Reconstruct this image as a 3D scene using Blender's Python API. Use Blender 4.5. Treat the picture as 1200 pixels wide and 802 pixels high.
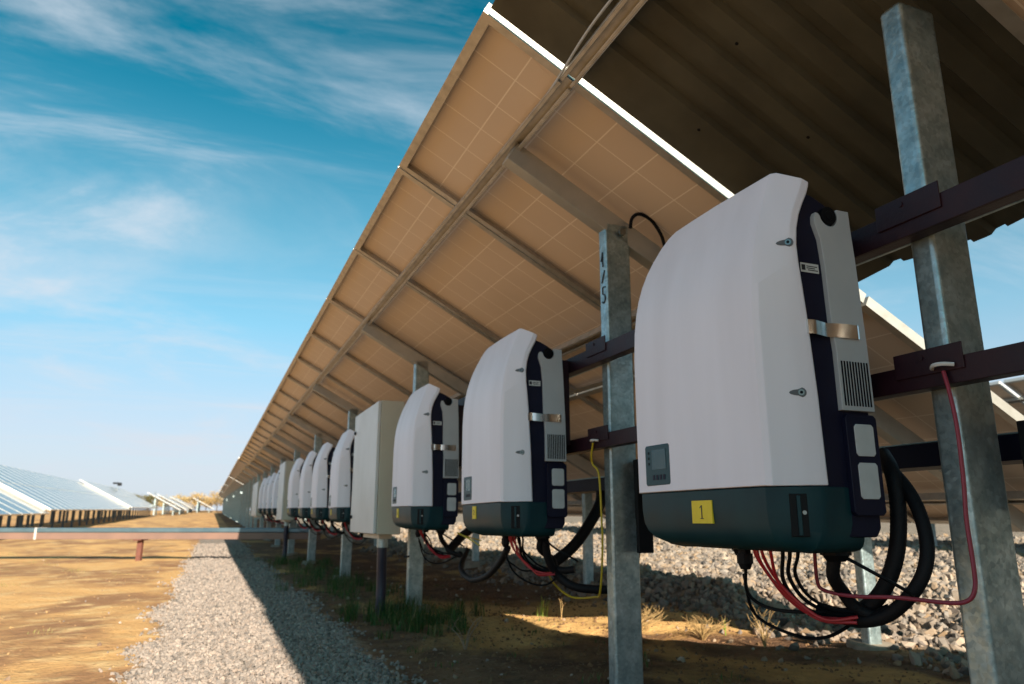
import bpy, math, random
import numpy as np
from mathutils import Vector, Matrix

R = math.radians
random.seed(7); rng = np.random.default_rng(7)
scene = bpy.context.scene
for o in list(bpy.data.objects): bpy.data.objects.remove(o)
COL = scene.collection
GROUND = 0.53            # the camera stands this far above the ground; everything is lifted by it at the end

# ------------------------------------------------------------------ camera, sky, sun, exposure
cam = bpy.data.cameras.new('camera'); camo = bpy.data.objects.new('camera', cam); COL.objects.link(camo)
camo.location = (0, 0, GROUND)
camo.rotation_euler = (R(90 + 13.54), 0, -0.3797)
cam.sensor_width = 36.0; cam.lens = 36.0 * 861 / 1200
cam.clip_start = 0.05; cam.clip_end = 2000
cam.dof.use_dof = True; cam.dof.focus_distance = 1.30; cam.dof.aperture_fstop = 7.0
scene.camera = camo

SUN_EL = 25.5
sun = bpy.data.lights.new('sun', 'SUN'); sun.energy = 5.0; sun.angle = R(0.5); sun.color = (1.0, 0.87, 0.70)
suno = bpy.data.objects.new('sun', sun); COL.objects.link(suno)
suno.rotation_euler = (R(90 - SUN_EL), 0, R(3.6)); suno.location = (0, -10, 12)

world = bpy.data.worlds.new('World'); scene.world = world; world.use_nodes = True
wt = world.node_tree; wn = wt.nodes; wl = wt.links
for n in list(wn): wn.remove(n)
wo = wn.new('ShaderNodeOutputWorld'); bg = wn.new('ShaderNodeBackground'); bg.inputs[1].default_value = 0.056
wl.new(bg.outputs[0], wo.inputs[0])
sky = wn.new('ShaderNodeTexSky'); sky.sky_type = 'NISHITA'; sky.sun_disc = False
sky.sun_elevation = R(SUN_EL); sky.sun_rotation = R(176.4); sky.air_density = 1.0; sky.dust_density = 1.2; sky.ozone_density = 2.5
tc = wn.new('ShaderNodeTexCoord'); sep = wn.new('ShaderNodeSeparateXYZ'); wl.new(tc.outputs['Generated'], sep.inputs[0])
def wmath(op, a, b=None, clamp=False):
    m = wn.new('ShaderNodeMath'); m.operation = op; m.use_clamp = clamp
    for i, v in enumerate((a, b)):
        if v is None: continue
        if isinstance(v, (int, float)): m.inputs[i].default_value = v
        else: wl.new(v, m.inputs[i])
    return m.outputs[0]
# the air's own tint: teal high up, neutral near the horizon
el = wmath('MULTIPLY', sep.outputs[2], 1.65, True)
tint = wn.new('ShaderNodeValToRGB'); wl.new(el, tint.inputs[0])
tr = tint.color_ramp; tr.elements[0].position = 0.0; tr.elements[0].color = (1.0, 0.97, 1.12, 1)
tr.elements[1].position = 1.0; tr.elements[1].color = (0.0, 0.86, 0.78, 1)
for p, c in ((0.18, (0.80, 0.98, 1.10, 1)), (0.40, (0.14, 1.20, 1.22, 1)), (0.58, (0.0, 1.10, 1.04, 1))):
    e = tr.elements.new(p); e.color = c
mul = wn.new('ShaderNodeMix'); mul.data_type = 'RGBA'; mul.blend_type = 'MULTIPLY'; mul.inputs[0].default_value = 1.0
wl.new(sky.outputs[0], mul.inputs[6]); wl.new(tint.outputs[0], mul.inputs[7])
# wispy cirrus, mapped on a flat cloud layer
zz = wmath('ADD', wmath('MAXIMUM', sep.outputs[2], 0.0), 0.16)
cx = wmath('DIVIDE', sep.outputs[0], zz); cy_ = wmath('DIVIDE', sep.outputs[1], zz)
comb = wn.new('ShaderNodeCombineXYZ'); wl.new(cx, comb.inputs[0]); wl.new(cy_, comb.inputs[1])
def cirrus(rot, scale, loc, sc, rough, dist, lo, hi):
    mp = wn.new('ShaderNodeMapping'); mp.inputs['Rotation'].default_value = (0, 0, R(rot)); mp.inputs['Scale'].default_value = scale; mp.inputs['Location'].default_value = loc
    wl.new(comb.outputs[0], mp.inputs[0])
    nz = wn.new('ShaderNodeTexNoise'); nz.inputs['Scale'].default_value = sc; nz.inputs['Detail'].default_value = 12; nz.inputs['Roughness'].default_value = rough; nz.inputs['Distortion'].default_value = dist
    wl.new(mp.outputs[0], nz.inputs['Vector'])
    c_ = wn.new('ShaderNodeMapRange'); c_.interpolation_type = 'SMOOTHSTEP'; c_.inputs[1].default_value = lo; c_.inputs[2].default_value = hi; wl.new(nz.outputs[0], c_.inputs[0])
    return c_.outputs[0]
ca = cirrus(20, (0.8, 1.15, 1), (2.3, 0.4, 0), 1.25, .60, .7, .43, .74)
cb = cirrus(-25, (0.35, 1.9, 1), (0.7, 3.1, 0), 1.6, .66, .4, .45, .76)
cc_ = cirrus(0, (1, 1, 1), (5.0, 1.0, 0), .55, .5, .2, .26, .50)
cl_ = wmath('MULTIPLY', wmath('MAXIMUM', ca, wmath('MULTIPLY', cb, .8)), cc_)
veil = wmath('MULTIPLY', wmath('POWER', wmath('SUBTRACT', 1.0, wmath('MULTIPLY', wmath('MAXIMUM', sep.outputs[2], 0.0), 1.85), True), 1.35), 0.88)
cf = wmath('MAXIMUM', wmath('MULTIPLY', cl_, 0.92), wmath('ADD', veil, wmath('MULTIPLY', cl_, 0.45), True))
cm = wn.new('ShaderNodeMix'); cm.data_type = 'RGBA'; wl.new(cf, cm.inputs[0]); wl.new(mul.outputs[2], cm.inputs[6]); cm.inputs[7].default_value = (5.3, 5.9, 6.6, 1)
wl.new(cm.outputs[2], bg.inputs[0])

vs = scene.view_settings; vs.view_transform = 'Standard'; vs.look = 'None'; vs.gamma = 1.0; vs.use_curve_mapping = False; vs.exposure = 1.24
scene.render.engine = 'CYCLES'
scene.cycles.max_bounces = 8; scene.cycles.diffuse_bounces = 4; scene.cycles.glossy_bounces = 4

# ------------------------------------------------------------------ materials
MATS = {}
def mat(name, color=(.5, .5, .5), rough=.5, metal=0., spec=.5, noise=None, bump=None, coat=0., streak=0):
    """noise = (scale, second colour, contrast lo, hi); bump = (scale, strength)"""
    if name in MATS: return MATS[name]
    m = bpy.data.materials.new(name); m.use_nodes = True; MATS[name] = m
    t = m.node_tree; b = t.nodes['Principled BSDF']
    b.inputs['Base Color'].default_value = (*color, 1); b.inputs['Roughness'].default_value = rough
    b.inputs['Metallic'].default_value = metal; b.inputs['Specular IOR Level'].default_value = spec
    b.inputs['Coat Weight'].default_value = coat
    tcn = t.nodes.new('ShaderNodeTexCoord')
    if noise:
        sc, c2, lo, hi = noise
        n = t.nodes.new('ShaderNodeTexNoise'); n.inputs['Scale'].default_value = sc; n.inputs['Detail'].default_value = 8
        if streak:
            mpn = t.nodes.new('ShaderNodeMapping'); mpn.inputs['Scale'].default_value = (1.6, 1.6, .16); t.links.new(tcn.outputs['Object'], mpn.inputs[0]); t.links.new(mpn.outputs[0], n.inputs['Vector'])
        else: t.links.new(tcn.outputs['Object'], n.inputs['Vector'])
        mr = t.nodes.new('ShaderNodeMapRange'); mr.inputs[1].default_value = lo; mr.inputs[2].default_value = hi
        t.links.new(n.outputs[0], mr.inputs[0])
        mx = t.nodes.new('ShaderNodeMix'); mx.data_type = 'RGBA'
        t.links.new(mr.outputs[0], mx.inputs[0]); mx.inputs[6].default_value = (*color, 1); mx.inputs[7].default_value = (*c2, 1)
        t.links.new(mx.outputs[2], b.inputs['Base Color'])
        m2 = t.nodes.new('ShaderNodeMapRange'); m2.inputs[3].default_value = rough * .85; m2.inputs[4].default_value = min(1, rough * 1.25)
        t.links.new(n.outputs[0], m2.inputs[0]); t.links.new(m2.outputs[0], b.inputs['Roughness'])
    if bump:
        n2 = t.nodes.new('ShaderNodeTexNoise'); n2.inputs['Scale'].default_value = bump[0]; n2.inputs['Detail'].default_value = 6
        t.links.new(tcn.outputs['Object'], n2.inputs['Vector'])
        bp = t.nodes.new('ShaderNodeBump'); bp.inputs['Strength'].default_value = bump[1]; bp.inputs['Distance'].default_value = 0.01
        t.links.new(n2.outputs[0], bp.inputs['Height']); t.links.new(bp.outputs[0], b.inputs['Normal'])
    return m

M_WHITE = mat('cover_plastic', (.80, .775, .865), .42, streak=1, noise=(9, (.745, .72, .80), .35, .7), bump=(900, .03))
M_DARK = mat('housing_plastic', (.004, .030, .040), .42, spec=.22, noise=(14, (.008, .044, .054), .3, .7), bump=(700, .04))
M_NAVY = mat('body_navy', (.005, .006, .022), .5, spec=.25, noise=(20, (.008, .009, .028), .3, .7))
M_PLATE = mat('plate_grey', (.48, .51, .54), .42, noise=(12, (.43, .46, .49), .3, .7))
M_SQUARE = mat('square_grey', (.58, .61, .63), .45, noise=(30, (.50, .53, .55), .3, .7))
M_CLIP = mat('polished_steel', (.78, .76, .72), .16, 1.0)
M_SCREW = mat('screw_steel', (.22, .25, .26), .35, 1.0)
M_RECESS_SHADE = mat('recess_shade', (.10, .11, .125), .6)
M_RECESS = mat('recess_dark', (.03, .035, .045), .6)
M_BLACK = mat('black_plastic', (.004, .005, .007), .5, spec=.15)
M_HOSE = mat('black_hose', (.006, .006, .008), .62, spec=.25, bump=(300, .2))
M_BLUEHOSE = mat('navy_hose', (.008, .012, .032), .4)
M_RED = mat('red_cable', (.42, .012, .02), .4)
M_REDDULL = mat('dull_red_cable', (.28, .03, .05), .42)
M_YEL = mat('yellow_cable', (.55, .42, .02), .4)
M_YELLOW = mat('yellow_sticker', (.80, .60, .02), .5, noise=(60, (.72, .52, .02), .4, .8))
M_INK = mat('ink', (.01, .012, .02), .5)
M_PAPER = mat('paper', (.62, .64, .64), .5)
M_LCD = mat('lcd_glass', (.02, .07, .09), .15)
M_LCDF = mat('display_frame', (.008, .05, .065), .4, spec=.3)
M_RAIL = mat('maroon_paint', (.018, .0045, .010), .45, spec=.35, noise=(16, (.032, .009, .014), .4, .8), bump=(120, .08))
M_ZINC = mat('galvanised_steel', (.27, .36, .38), .36, .75, noise=(24, (.44, .54, .56), .36, .68), bump=(60, .06))
M_POSTD = mat('shaded_post', (.10, .12, .13), .6, .5, noise=(13, (.16, .18, .19), .38, .66))  # darker copy of the zinc posts, with the left tables' shade in its colour
M_ALUF = mat('frame_aluminium', (.60, .59, .57), .5, .3)
def spangle(m, sc=55, stain=.35):
    t = m.node_tree; b = t.nodes['Principled BSDF']; src = b.inputs['Base Color'].links[0].from_socket
    tcn = t.nodes.new('ShaderNodeTexCoord'); v = t.nodes.new('ShaderNodeTexVoronoi'); v.inputs['Scale'].default_value = sc; v.inputs['Randomness'].default_value = 1
    t.links.new(tcn.outputs['Object'], v.inputs['Vector']); sc_ = t.nodes.new('ShaderNodeSeparateColor'); t.links.new(v.outputs['Color'], sc_.inputs[0])
    mr = t.nodes.new('ShaderNodeMapRange'); mr.inputs[3].default_value = .84; mr.inputs[4].default_value = 1.14; t.links.new(sc_.outputs[0], mr.inputs[0])
    mx = t.nodes.new('ShaderNodeMix'); mx.data_type = 'RGBA'; mx.blend_type = 'MULTIPLY'; mx.inputs[0].default_value = 1; t.links.new(src, mx.inputs[6]); t.links.new(mr.outputs[0], mx.inputs[7])
    mp_ = t.nodes.new('ShaderNodeMapping'); mp_.inputs['Scale'].default_value = (9, 9, 1.1); t.links.new(tcn.outputs['Object'], mp_.inputs[0])
    n = t.nodes.new('ShaderNodeTexNoise'); n.inputs['Scale'].default_value = 3; n.inputs['Detail'].default_value = 7; n.inputs['Roughness'].default_value = .7; t.links.new(mp_.outputs[0], n.inputs['Vector'])
    m2 = t.nodes.new('ShaderNodeMapRange'); m2.inputs[1].default_value = .52; m2.inputs[2].default_value = .75; m2.inputs[4].default_value = stain; t.links.new(n.outputs[0], m2.inputs[0])
    m3 = t.nodes.new('ShaderNodeMix'); m3.data_type = 'RGBA'; t.links.new(m2.outputs[0], m3.inputs[0]); t.links.new(mx.outputs[2], m3.inputs[6]); m3.inputs[7].default_value = (.42, .33, .28, 1)
    t.links.new(m3.outputs[2], b.inputs['Base Color'])
    r = t.nodes.new('ShaderNodeMapRange'); r.inputs[3].default_value = .30; r.inputs[4].default_value = .48; t.links.new(sc_.outputs[1], r.inputs[0]); t.links.new(r.outputs[0], b.inputs['Roughness'])
spangle(M_ZINC, 130, .18)
M_ALU = mat('aluminium', (.54, .51, .46), .42, .7, noise=(20, (.38, .355, .31), .4, .8))
M_RAFTER = mat('rafter_steel', (.48, .47, .43), .42, .55, noise=(8, (.40, .395, .36), .4, .7))
M_SHEET = mat('sheet_metal', (.095, .092, .066), .5, .35, noise=(5, (.055, .053, .038), .35, .7), bump=(8, .1))
M_BEIGE = mat('beige_enamel', (.56, .52, .42), .4, noise=(4, (.50, .46, .37), .35, .7))
M_DOORB = mat('pale_enamel', (.66, .66, .66), .38, noise=(4, (.6, .6, .59), .35, .7))
M_CONC = mat('concrete', (.32, .27, .21), .9, noise=(18, (.2, .17, .13), .3, .7), bump=(40, .5))
M_TRAY = mat('tray_zinc', (.09, .15, .19), .4, .5, noise=(6, (.13, .20, .24), .3, .7))
M_LID = mat('lid_zinc', (.30, .48, .53), .35, .6, noise=(6, (.4, .56, .6), .3, .7))
M_TRAYSIDE = mat('tray_side', (.22, .13, .10), .6, noise=(5, (.17, .105, .085), .3, .7))  # pinkish reflection of the sand put into the side's colour
M_RUST = mat('rusty_primer', (.17, .06, .04), .7, noise=(20, (.11, .04, .03), .3, .7))
M_STRAPW = mat('white_strap', (.50, .47, .44), .5)
M_BARK = mat('bark', (.12, .08, .05), .9, noise=(20, (.07, .05, .03), .3, .7))
M_STRAW = mat('straw', (.42, .29, .12), .8, noise=(30, (.28, .17, .07), .3, .7))
M_TWIG = mat('dead_twig', (.30, .22, .15), .85, noise=(40, (.2, .14, .1), .3, .7))

def grid_mat(name, base, line, rough, spec, width, sc=0.156, off=(0.0, 0.0), coat=0., var=None, metal=0.):
    """cells of a solar module: thin lines every 156 mm in the module's own coordinates"""
    m = bpy.data.materials.new(name); m.use_nodes = True; t = m.node_tree; b = t.nodes['Principled BSDF']
    tcn = t.nodes.new('ShaderNodeTexCoord'); s = t.nodes.new('ShaderNodeSeparateXYZ'); t.links.new(tcn.outputs['Object'], s.inputs[0])
    def mm(op, a, b_=None, c=None):
        k = t.nodes.new('ShaderNodeMath'); k.operation = op
        for i, v in enumerate((a, b_, c)):
            if v is None: continue
            if isinstance(v, (int, float)): k.inputs[i].default_value = v
            else: t.links.new(v, k.inputs[i])
        return k.outputs[0]
    outs = []
    for i in (0, 1):
        f = mm('FRACT', mm('DIVIDE', mm('ADD', s.outputs[i], off[i] + sc * 50), sc))
        d = mm('ABSOLUTE', mm('SUBTRACT', f, 0.5))          # 0.5 at the line
        outs.append(mm('GREATER_THAN', d, 0.5 - width / sc / 2))
    ln = mm('MAXIMUM', outs[0], outs[1])
    n = t.nodes.new('ShaderNodeTexNoise'); n.inputs['Scale'].default_value = 3.0; n.inputs['Detail'].default_value = 5
    t.links.new(tcn.outputs['Object'], n.inputs['Vector'])
    mv = t.nodes.new('ShaderNodeMix'); mv.data_type = 'RGBA'; mv.inputs[6].default_value = (*base, 1); mv.inputs[7].default_value = (*(var or base), 1)
    t.links.new(n.outputs[0], mv.inputs[0])
    mx = t.nodes.new('ShaderNodeMix'); mx.data_type = 'RGBA'; t.links.new(ln, mx.inputs[0]); t.links.new(mv.outputs[2], mx.inputs[6]); mx.inputs[7].default_value = (*line, 1)
    t.links.new(mx.outputs[2], b.inputs['Base Color']); b.inputs['Roughness'].default_value = rough; b.inputs['Specular IOR Level'].default_value = spec
    b.inputs['Coat Weight'].default_value = coat; b.inputs['Metallic'].default_value = metal
    return m
M_BACK = grid_mat('module_back_sheet', (.74, .61, .49), (.90, .80, .69), .45, .35, .0042, off=(-.022, -.032), var=(.63, .51, .405))
M_GLASS = grid_mat('module_glass', (.012, .050, .070), (.22, .26, .28), .13, .6, .006, off=(-.022, -.032), coat=.0, var=(.012, .055, .08))

# ------------------------------------------------------------------ mesh helpers
class MB:
    def __init__(s): s.v = []; s.f = []; s.m = []
    def add(s, vs, fs, mi=0):
        o = len(s.v); s.v += [tuple(v) for v in vs]; s.f += [tuple(i + o for i in f) for f in fs]; s.m += [mi] * len(fs)
    def box(s, x0, x1, y0, y1, z0, z1, mi=0, M=None):
        vs = [Vector((x, y, z)) for z in (z0, z1) for y in (y0, y1) for x in (x0, x1)]
        if M: vs = [M @ v for v in vs]
        s.add(vs, [(0, 2, 3, 1), (4, 5, 7, 6), (0, 1, 5, 4), (2, 6, 7, 3), (0, 4, 6, 2), (1, 3, 7, 5)], mi)
    def prism(s, poly, y0, y1, mi=0):     # poly in XZ, counter-clockwise seen from -Y
        n = len(poly)
        s.add([(x, y0, z) for x, z in poly] + [(x, y1, z) for x, z in poly],
              [tuple(range(n)), tuple(range(2 * n - 1, n - 1, -1))] + [(i + n, (i + 1) % n + n, (i + 1) % n, i) for i in range(n)], mi)
    def loft(s, rings, mi=0, closed=True):
        n = len(rings[0]); vs = [p for r in rings for p in r]; fs = []
        for k in range(len(rings) - 1):
            for i in range(n):
                j = (i + 1) % n
                fs.append((k * n + i, k * n + j, (k + 1) * n + j, (k + 1) * n + i))
        if closed: fs.append(tuple(range(n - 1, -1, -1))); fs.append(tuple(range((len(rings) - 1) * n, len(rings) * n)))
        s.add(vs, fs, mi)
    def tube(s, pts, r, n=8, mi=0, steps=6, taper=None):
        P = spline(pts, steps) if steps else [Vector(p) for p in pts]
        rings = []; up = Vector((0, 0, 1)); N = None
        for i, p in enumerate(P):
            t = (P[min(i + 1, len(P) - 1)] - P[max(i - 1, 0)]).normalized()
            if N is None:
                N = t.cross(up if abs(t.z) < .9 else Vector((1, 0, 0))).normalized()
            N = (N - t * N.dot(t)).normalized(); B = t.cross(N)
            rr = r if taper is None else r + (taper - r) * i / (len(P) - 1)
            rings.append([p + (N * math.cos(a) + B * math.sin(a)) * rr for a in [2 * math.pi * k / n for k in range(n)]])
        s.loft(rings, mi)
    def cyl(s, c, ax, r, h, n=16, mi=0, r2=None):
        ax = Vector(ax).normalized(); c = Vector(c)
        u = ax.cross(Vector((0, 0, 1)) if abs(ax.z) < .9 else Vector((1, 0, 0))).normalized(); w = ax.cross(u)
        r2 = r if r2 is None else r2
        s.loft([[c + (u * math.cos(a) + w * math.sin(a)) * rr + ax * d for a in [2 * math.pi * k / n for k in range(n)]] for rr, d in ((r, 0), (r2, h))], mi)
    def build(s, name, mats, parent=None, bevel=0, smooth=True, angle=35, loc=None, rot=None, seg=2):
        me = bpy.data.meshes.new(name); me.from_pydata(s.v, [], s.f)
        if not isinstance(mats, (list, tuple)): mats = [mats]
        for m in mats: me.materials.append(m)
        if len(mats) > 1: me.polygons.foreach_set('material_index', s.m)
        me.validate(); fix_normals(me)
        if smooth:
            me.polygons.foreach_set('use_smooth', [True] * len(me.polygons)); me.set_sharp_from_angle(angle=R(angle))
        o = bpy.data.objects.new(name, me); COL.objects.link(o)
        if parent: o.parent = parent
        if loc: o.location = loc
        if rot: o.rotation_euler = rot
        if bevel:
            b = o.modifiers.new('bevel', 'BEVEL'); b.width = bevel; b.segments = seg; b.limit_method = 'ANGLE'; b.angle_limit = R(30); b.harden_normals = True
        return o
import bmesh
def fix_normals(me):
    bm = bmesh.new(); bm.from_mesh(me); bmesh.ops.recalc_face_normals(bm, faces=bm.faces); bm.to_mesh(me); bm.free()
def spline(pts, k):
    P = [Vector(p) for p in pts]; P = [P[0] * 2 - P[1]] + P + [P[-1] * 2 - P[-2]]; out = []
    for i in range(1, len(P) - 2):
        a, b, c, d = P[i - 1:i + 3]
        for j in range(k):
            t = j / k
            out.append(.5 * ((2 * b) + (c - a) * t + (2 * a - 5 * b + 4 * c - d) * t * t + (3 * b - a - 3 * c + d) * t ** 3))
    out.append(P[-2]); return out
def tag(o, label=None, cat=None, group=None, kind=None):
    if label: o['label'] = label
    if cat: o['category'] = cat
    if group: o['group'] = group
    if kind: o['kind'] = kind
    return o
def empty(name, loc=(0, 0, 0)):
    o = bpy.data.objects.new(name, None); COL.objects.link(o); o.location = loc; o.empty_display_size = .1; return o
def copy_tree(o, parent=None, skip=()):
    c = o.copy(); COL.objects.link(c)
    for k in ('label', 'category'):
        if parent is None and k in c: del c[k]
    if parent: c.parent = parent
    for ch in list(o.children):
        if ch.name.split('.')[0] in skip: continue
        copy_tree(ch, c, skip)
    return c
def text_mesh(s, size, mats, parent, name, M, depth=.0004):
    cu = bpy.data.curves.new('t', 'FONT'); cu.body = s; cu.size = size; cu.extrude = depth; cu.align_x = 'CENTER'; cu.align_y = 'CENTER'
    o = bpy.data.objects.new('t', cu); COL.objects.link(o)
    dg = bpy.context.evaluated_depsgraph_get(); me = bpy.data.meshes.new_from_object(o.evaluated_get(dg))
    bpy.data.objects.remove(o); me.transform(M); me.materials.clear(); me.materials.append(mats)
    r = bpy.data.objects.new(name, me); COL.objects.link(r)
    if parent: r.parent = parent
    return r

# ------------------------------------------------------------------ the ground
def vnoise(x, y, seed=0):
    """cheap smooth value noise, numpy arrays"""
    xi = np.floor(x).astype(np.int64); yi = np.floor(y).astype(np.int64); xf = x - xi; yf = y - yi
    def h(a, b):
        n = (a * 374761393 + b * 668265263 + seed * 1442695041) & 0xffffffff
        n = ((n ^ (n >> 13)) * 1274126177) & 0xffffffff
        return ((n ^ (n >> 16)) & 0xffff) / 65535.0
    u = xf * xf * (3 - 2 * xf); v = yf * yf * (3 - 2 * yf)
    return (h(xi, yi) * (1 - u) + h(xi + 1, yi) * u) * (1 - v) + (h(xi, yi + 1) * (1 - u) + h(xi + 1, yi + 1) * u) * v
def sm(a, b, x):
    t = np.clip((x - a) / (b - a), 0, 1); return t * t * (3 - 2 * t)
def gz(x, y):
    x = np.asarray(x, float); y = np.asarray(y, float)
    z = -.53 + .0145 * np.clip(y - 12, 0, 150)
    bump = (vnoise(x * 2.2, y * 2.2, 1) - .5) * .03 + (vnoise(x * 7, y * 7, 2) - .5) * .018 + (vnoise(x * 20, y * 20, 3) - .5) * .007
    under = sm(.7, 1.1, x) * (1 - sm(2.6, 3.1, x))
    left = 1 - sm(-.6, -.2, x)
    lf = (vnoise(x * .8, y * .8, 5) - .5) * .05 + (vnoise(x * 3, y * 3, 6) - .5) * .015
    near = 1 - sm(20, 60, y)
    z = z + (bump * under + lf * left + (vnoise(x * 9, y * 9, 9) - .5) * .006) * near
    xs_ = x - .75 * (1 - sm(2.8, 4.6, y)); berm = sm(2.25, 3.0, xs_) * .13 + sm(3.0, 5, x) * .03
    z = z + (berm + (vnoise(x * 3, y * 3, 4) - .5) * .07 * sm(2.3, 3.0, x)) * near
    return z
def axis(parts):
    a = [np.arange(s, e, d) for s, e, d in parts]; return np.unique(np.concatenate(a).round(4))
xs = axis([(-600, -60, 60), (-60, -10, 5), (-10, -2, .4), (-2, 6, .05), (6, 16, .4), (16, 80, 8), (80, 601, 65)])
ys = axis([(-300, -20, 40), (-20, 0, 2), (0, 1, .2), (1, 9, .05), (9, 16, .2), (16, 60, 1), (60, 200, 10), (200, 1001, 100)])
X, Y = np.meshgrid(xs, ys); Zg = gz(X, Y); nx = len(xs); ny = len(ys)
me = bpy.data.meshes.new('ground')
idx = np.arange(nx * ny).reshape(ny, nx)
quads = np.stack([idx[:-1, :-1], idx[:-1, 1:], idx[1:, 1:], idx[1:, :-1]], -1).reshape(-1, 4)
def np_mesh(me, V, F):
    k = F.shape[1]
    me.vertices.add(len(V)); me.vertices.foreach_set('co', V.astype(np.float32).ravel())
    me.loops.add(F.size); me.loops.foreach_set('vertex_index', F.astype(np.int32).ravel())
    me.polygons.add(len(F)); me.polygons.foreach_set('loop_start', np.arange(0, F.size, k, dtype=np.int32))
    me.update(calc_edges=True)
np_mesh(me, np.stack([X.ravel(), Y.ravel(), Zg.ravel()], -1), quads)
me.polygons.foreach_set('use_smooth', [True] * len(me.polygons))
ground = bpy.data.objects.new('ground', me); COL.objects.link(ground); tag(ground, kind='structure')

gm = bpy.data.materials.new('ground_soil'); gm.use_nodes = True; t = gm.node_tree; b = t.nodes['Principled BSDF']; b.inputs['Roughness'].default_value = .95; b.inputs['Specular IOR Level'].default_value = .15
geo = t.nodes.new('ShaderNodeNewGeometry'); sp = t.nodes.new('ShaderNodeSeparateXYZ'); t.links.new(geo.outputs['Position'], sp.inputs[0])
def N(tp, **k):
    n = t.nodes.new(tp)
    for a, v in k.items(): setattr(n, a, v)
    return n
def gmath(op, a, b_=None, clamp=False):
    k = N('ShaderNodeMath', operation=op, use_clamp=clamp)
    for i, v in enumerate((a, b_)):
        if v is None: continue
        if isinstance(v, (int, float)): k.inputs[i].default_value = v
        else: t.links.new(v, k.inputs[i])
    return k.outputs[0]
def gnoise(scale, detail=6, rough=.55, stretch=None, dist=0):
    n = N('ShaderNodeTexNoise'); n.inputs['Scale'].default_value = scale; n.inputs['Detail'].default_value = detail; n.inputs['Roughness'].default_value = rough; n.inputs['Distortion'].default_value = dist
    if stretch:
        m_ = N('ShaderNodeMapping'); m_.inputs['Scale'].default_value = stretch; t.links.new(geo.outputs['Position'], m_.inputs[0]); t.links.new(m_.outputs[0], n.inputs['Vector'])
    else: t.links.new(geo.outputs['Position'], n.inputs['Vector'])
    return n.outputs[0]
def gmr(v, lo, hi, a=0., b_=1.):
    k = N('ShaderNodeMapRange', interpolation_type='SMOOTHSTEP'); t.links.new(v, k.inputs[0]); k.inputs[1].default_value = lo; k.inputs[2].default_value = hi; k.inputs[3].default_value = a; k.inputs[4].default_value = b_; return k.outputs[0]
def gmix(f, a, b_):
    k = N('ShaderNodeMix', data_type='RGBA')
    if isinstance(f, float): k.inputs[0].default_value = f
    else: t.links.new(f, k.inputs[0])
    for i, v in ((6, a), (7, b_)):
        if isinstance(v, tuple): k.inputs[i].default_value = (*v, 1)
        else: t.links.new(v, k.inputs[i])
    return k.outputs[2]
n_a = gnoise(1.15, 6, .55, (1, .6, 1), .5); n_b = gnoise(4, 6, .6, (1, 1.4, 1)); n_c = gnoise(30, 5)
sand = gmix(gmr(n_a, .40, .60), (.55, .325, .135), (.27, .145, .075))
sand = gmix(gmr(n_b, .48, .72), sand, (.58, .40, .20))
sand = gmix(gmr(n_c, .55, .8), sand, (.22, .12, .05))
soil = gmix(gmr(n_b, .35, .65), (.19, .105, .056), (.10, .056, .033))  # brown soil under the table, darkened so its shade sits in the colour
soil = gmix(gmr(n_c, .55, .75), soil, (.26, .17, .10))
ochre = gmix(gmr(n_c, .4, .7), (.70, .42, .14), (.52, .30, .10))
soil = gmix(gmr(n_a, .5, .62), soil, gmix(.55, soil, ochre))
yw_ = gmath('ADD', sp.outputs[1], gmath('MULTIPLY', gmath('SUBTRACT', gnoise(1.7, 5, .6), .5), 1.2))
sun_strip = gmath('MULTIPLY', gmr(yw_, 3.1, 3.35), gmr(yw_, 4.4, 4.9, 1, 0))  # sunlit strip painted into the soil colour as an ochre band
sun_strip = gmath('MULTIPLY', sun_strip, gmr(sp.outputs[0], 1.05, 1.4))
soil = gmix(gmath('MULTIPLY', sun_strip, .9), soil, gmix(gmr(n_c, .4, .75), (.66, .42, .17), (.50, .31, .12)))
vor = N('ShaderNodeTexVoronoi'); vor.inputs['Scale'].default_value = 42; t.links.new(geo.outputs['Position'], vor.inputs['Vector'])
vr = N('ShaderNodeSeparateColor'); t.links.new(vor.outputs['Color'], vr.inputs[0])
grav = gmix(gmr(vr.outputs[0], 0, 1), (.16, .14, .12), (.32, .27, .235))
vor2 = N('ShaderNodeTexVoronoi'); vor2.inputs['Scale'].default_value = 16; t.links.new(geo.outputs['Position'], vor2.inputs['Vector'])
vr2 = N('ShaderNodeSeparateColor'); t.links.new(vor2.outputs['Color'], vr2.inputs[0])
rub = gmix(gmr(vr2.outputs[0], 0, 1), (.17, .14, .11), (.38, .31, .25))
rub = gmix(gmr(vor2.outputs['Distance'], .03, .055), rub, gmix(.4, rub, (.1, .08, .06)))
wob = gmath('MULTIPLY', gmath('SUBTRACT', gnoise(2.2, 6, .65), .5), .30)
xw = gmath('ADD', sp.outputs[0], wob)
m_path = gmath('MULTIPLY', gmr(xw, -.30, -.20), gmr(xw, .74, .66))
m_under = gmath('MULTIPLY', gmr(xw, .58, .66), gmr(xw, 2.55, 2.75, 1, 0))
m_rub = gmath('MULTIPLY', gmr(xw, 2.55, 2.75), gmr(sp.outputs[0], 180, 220, 1, 0))
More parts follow.
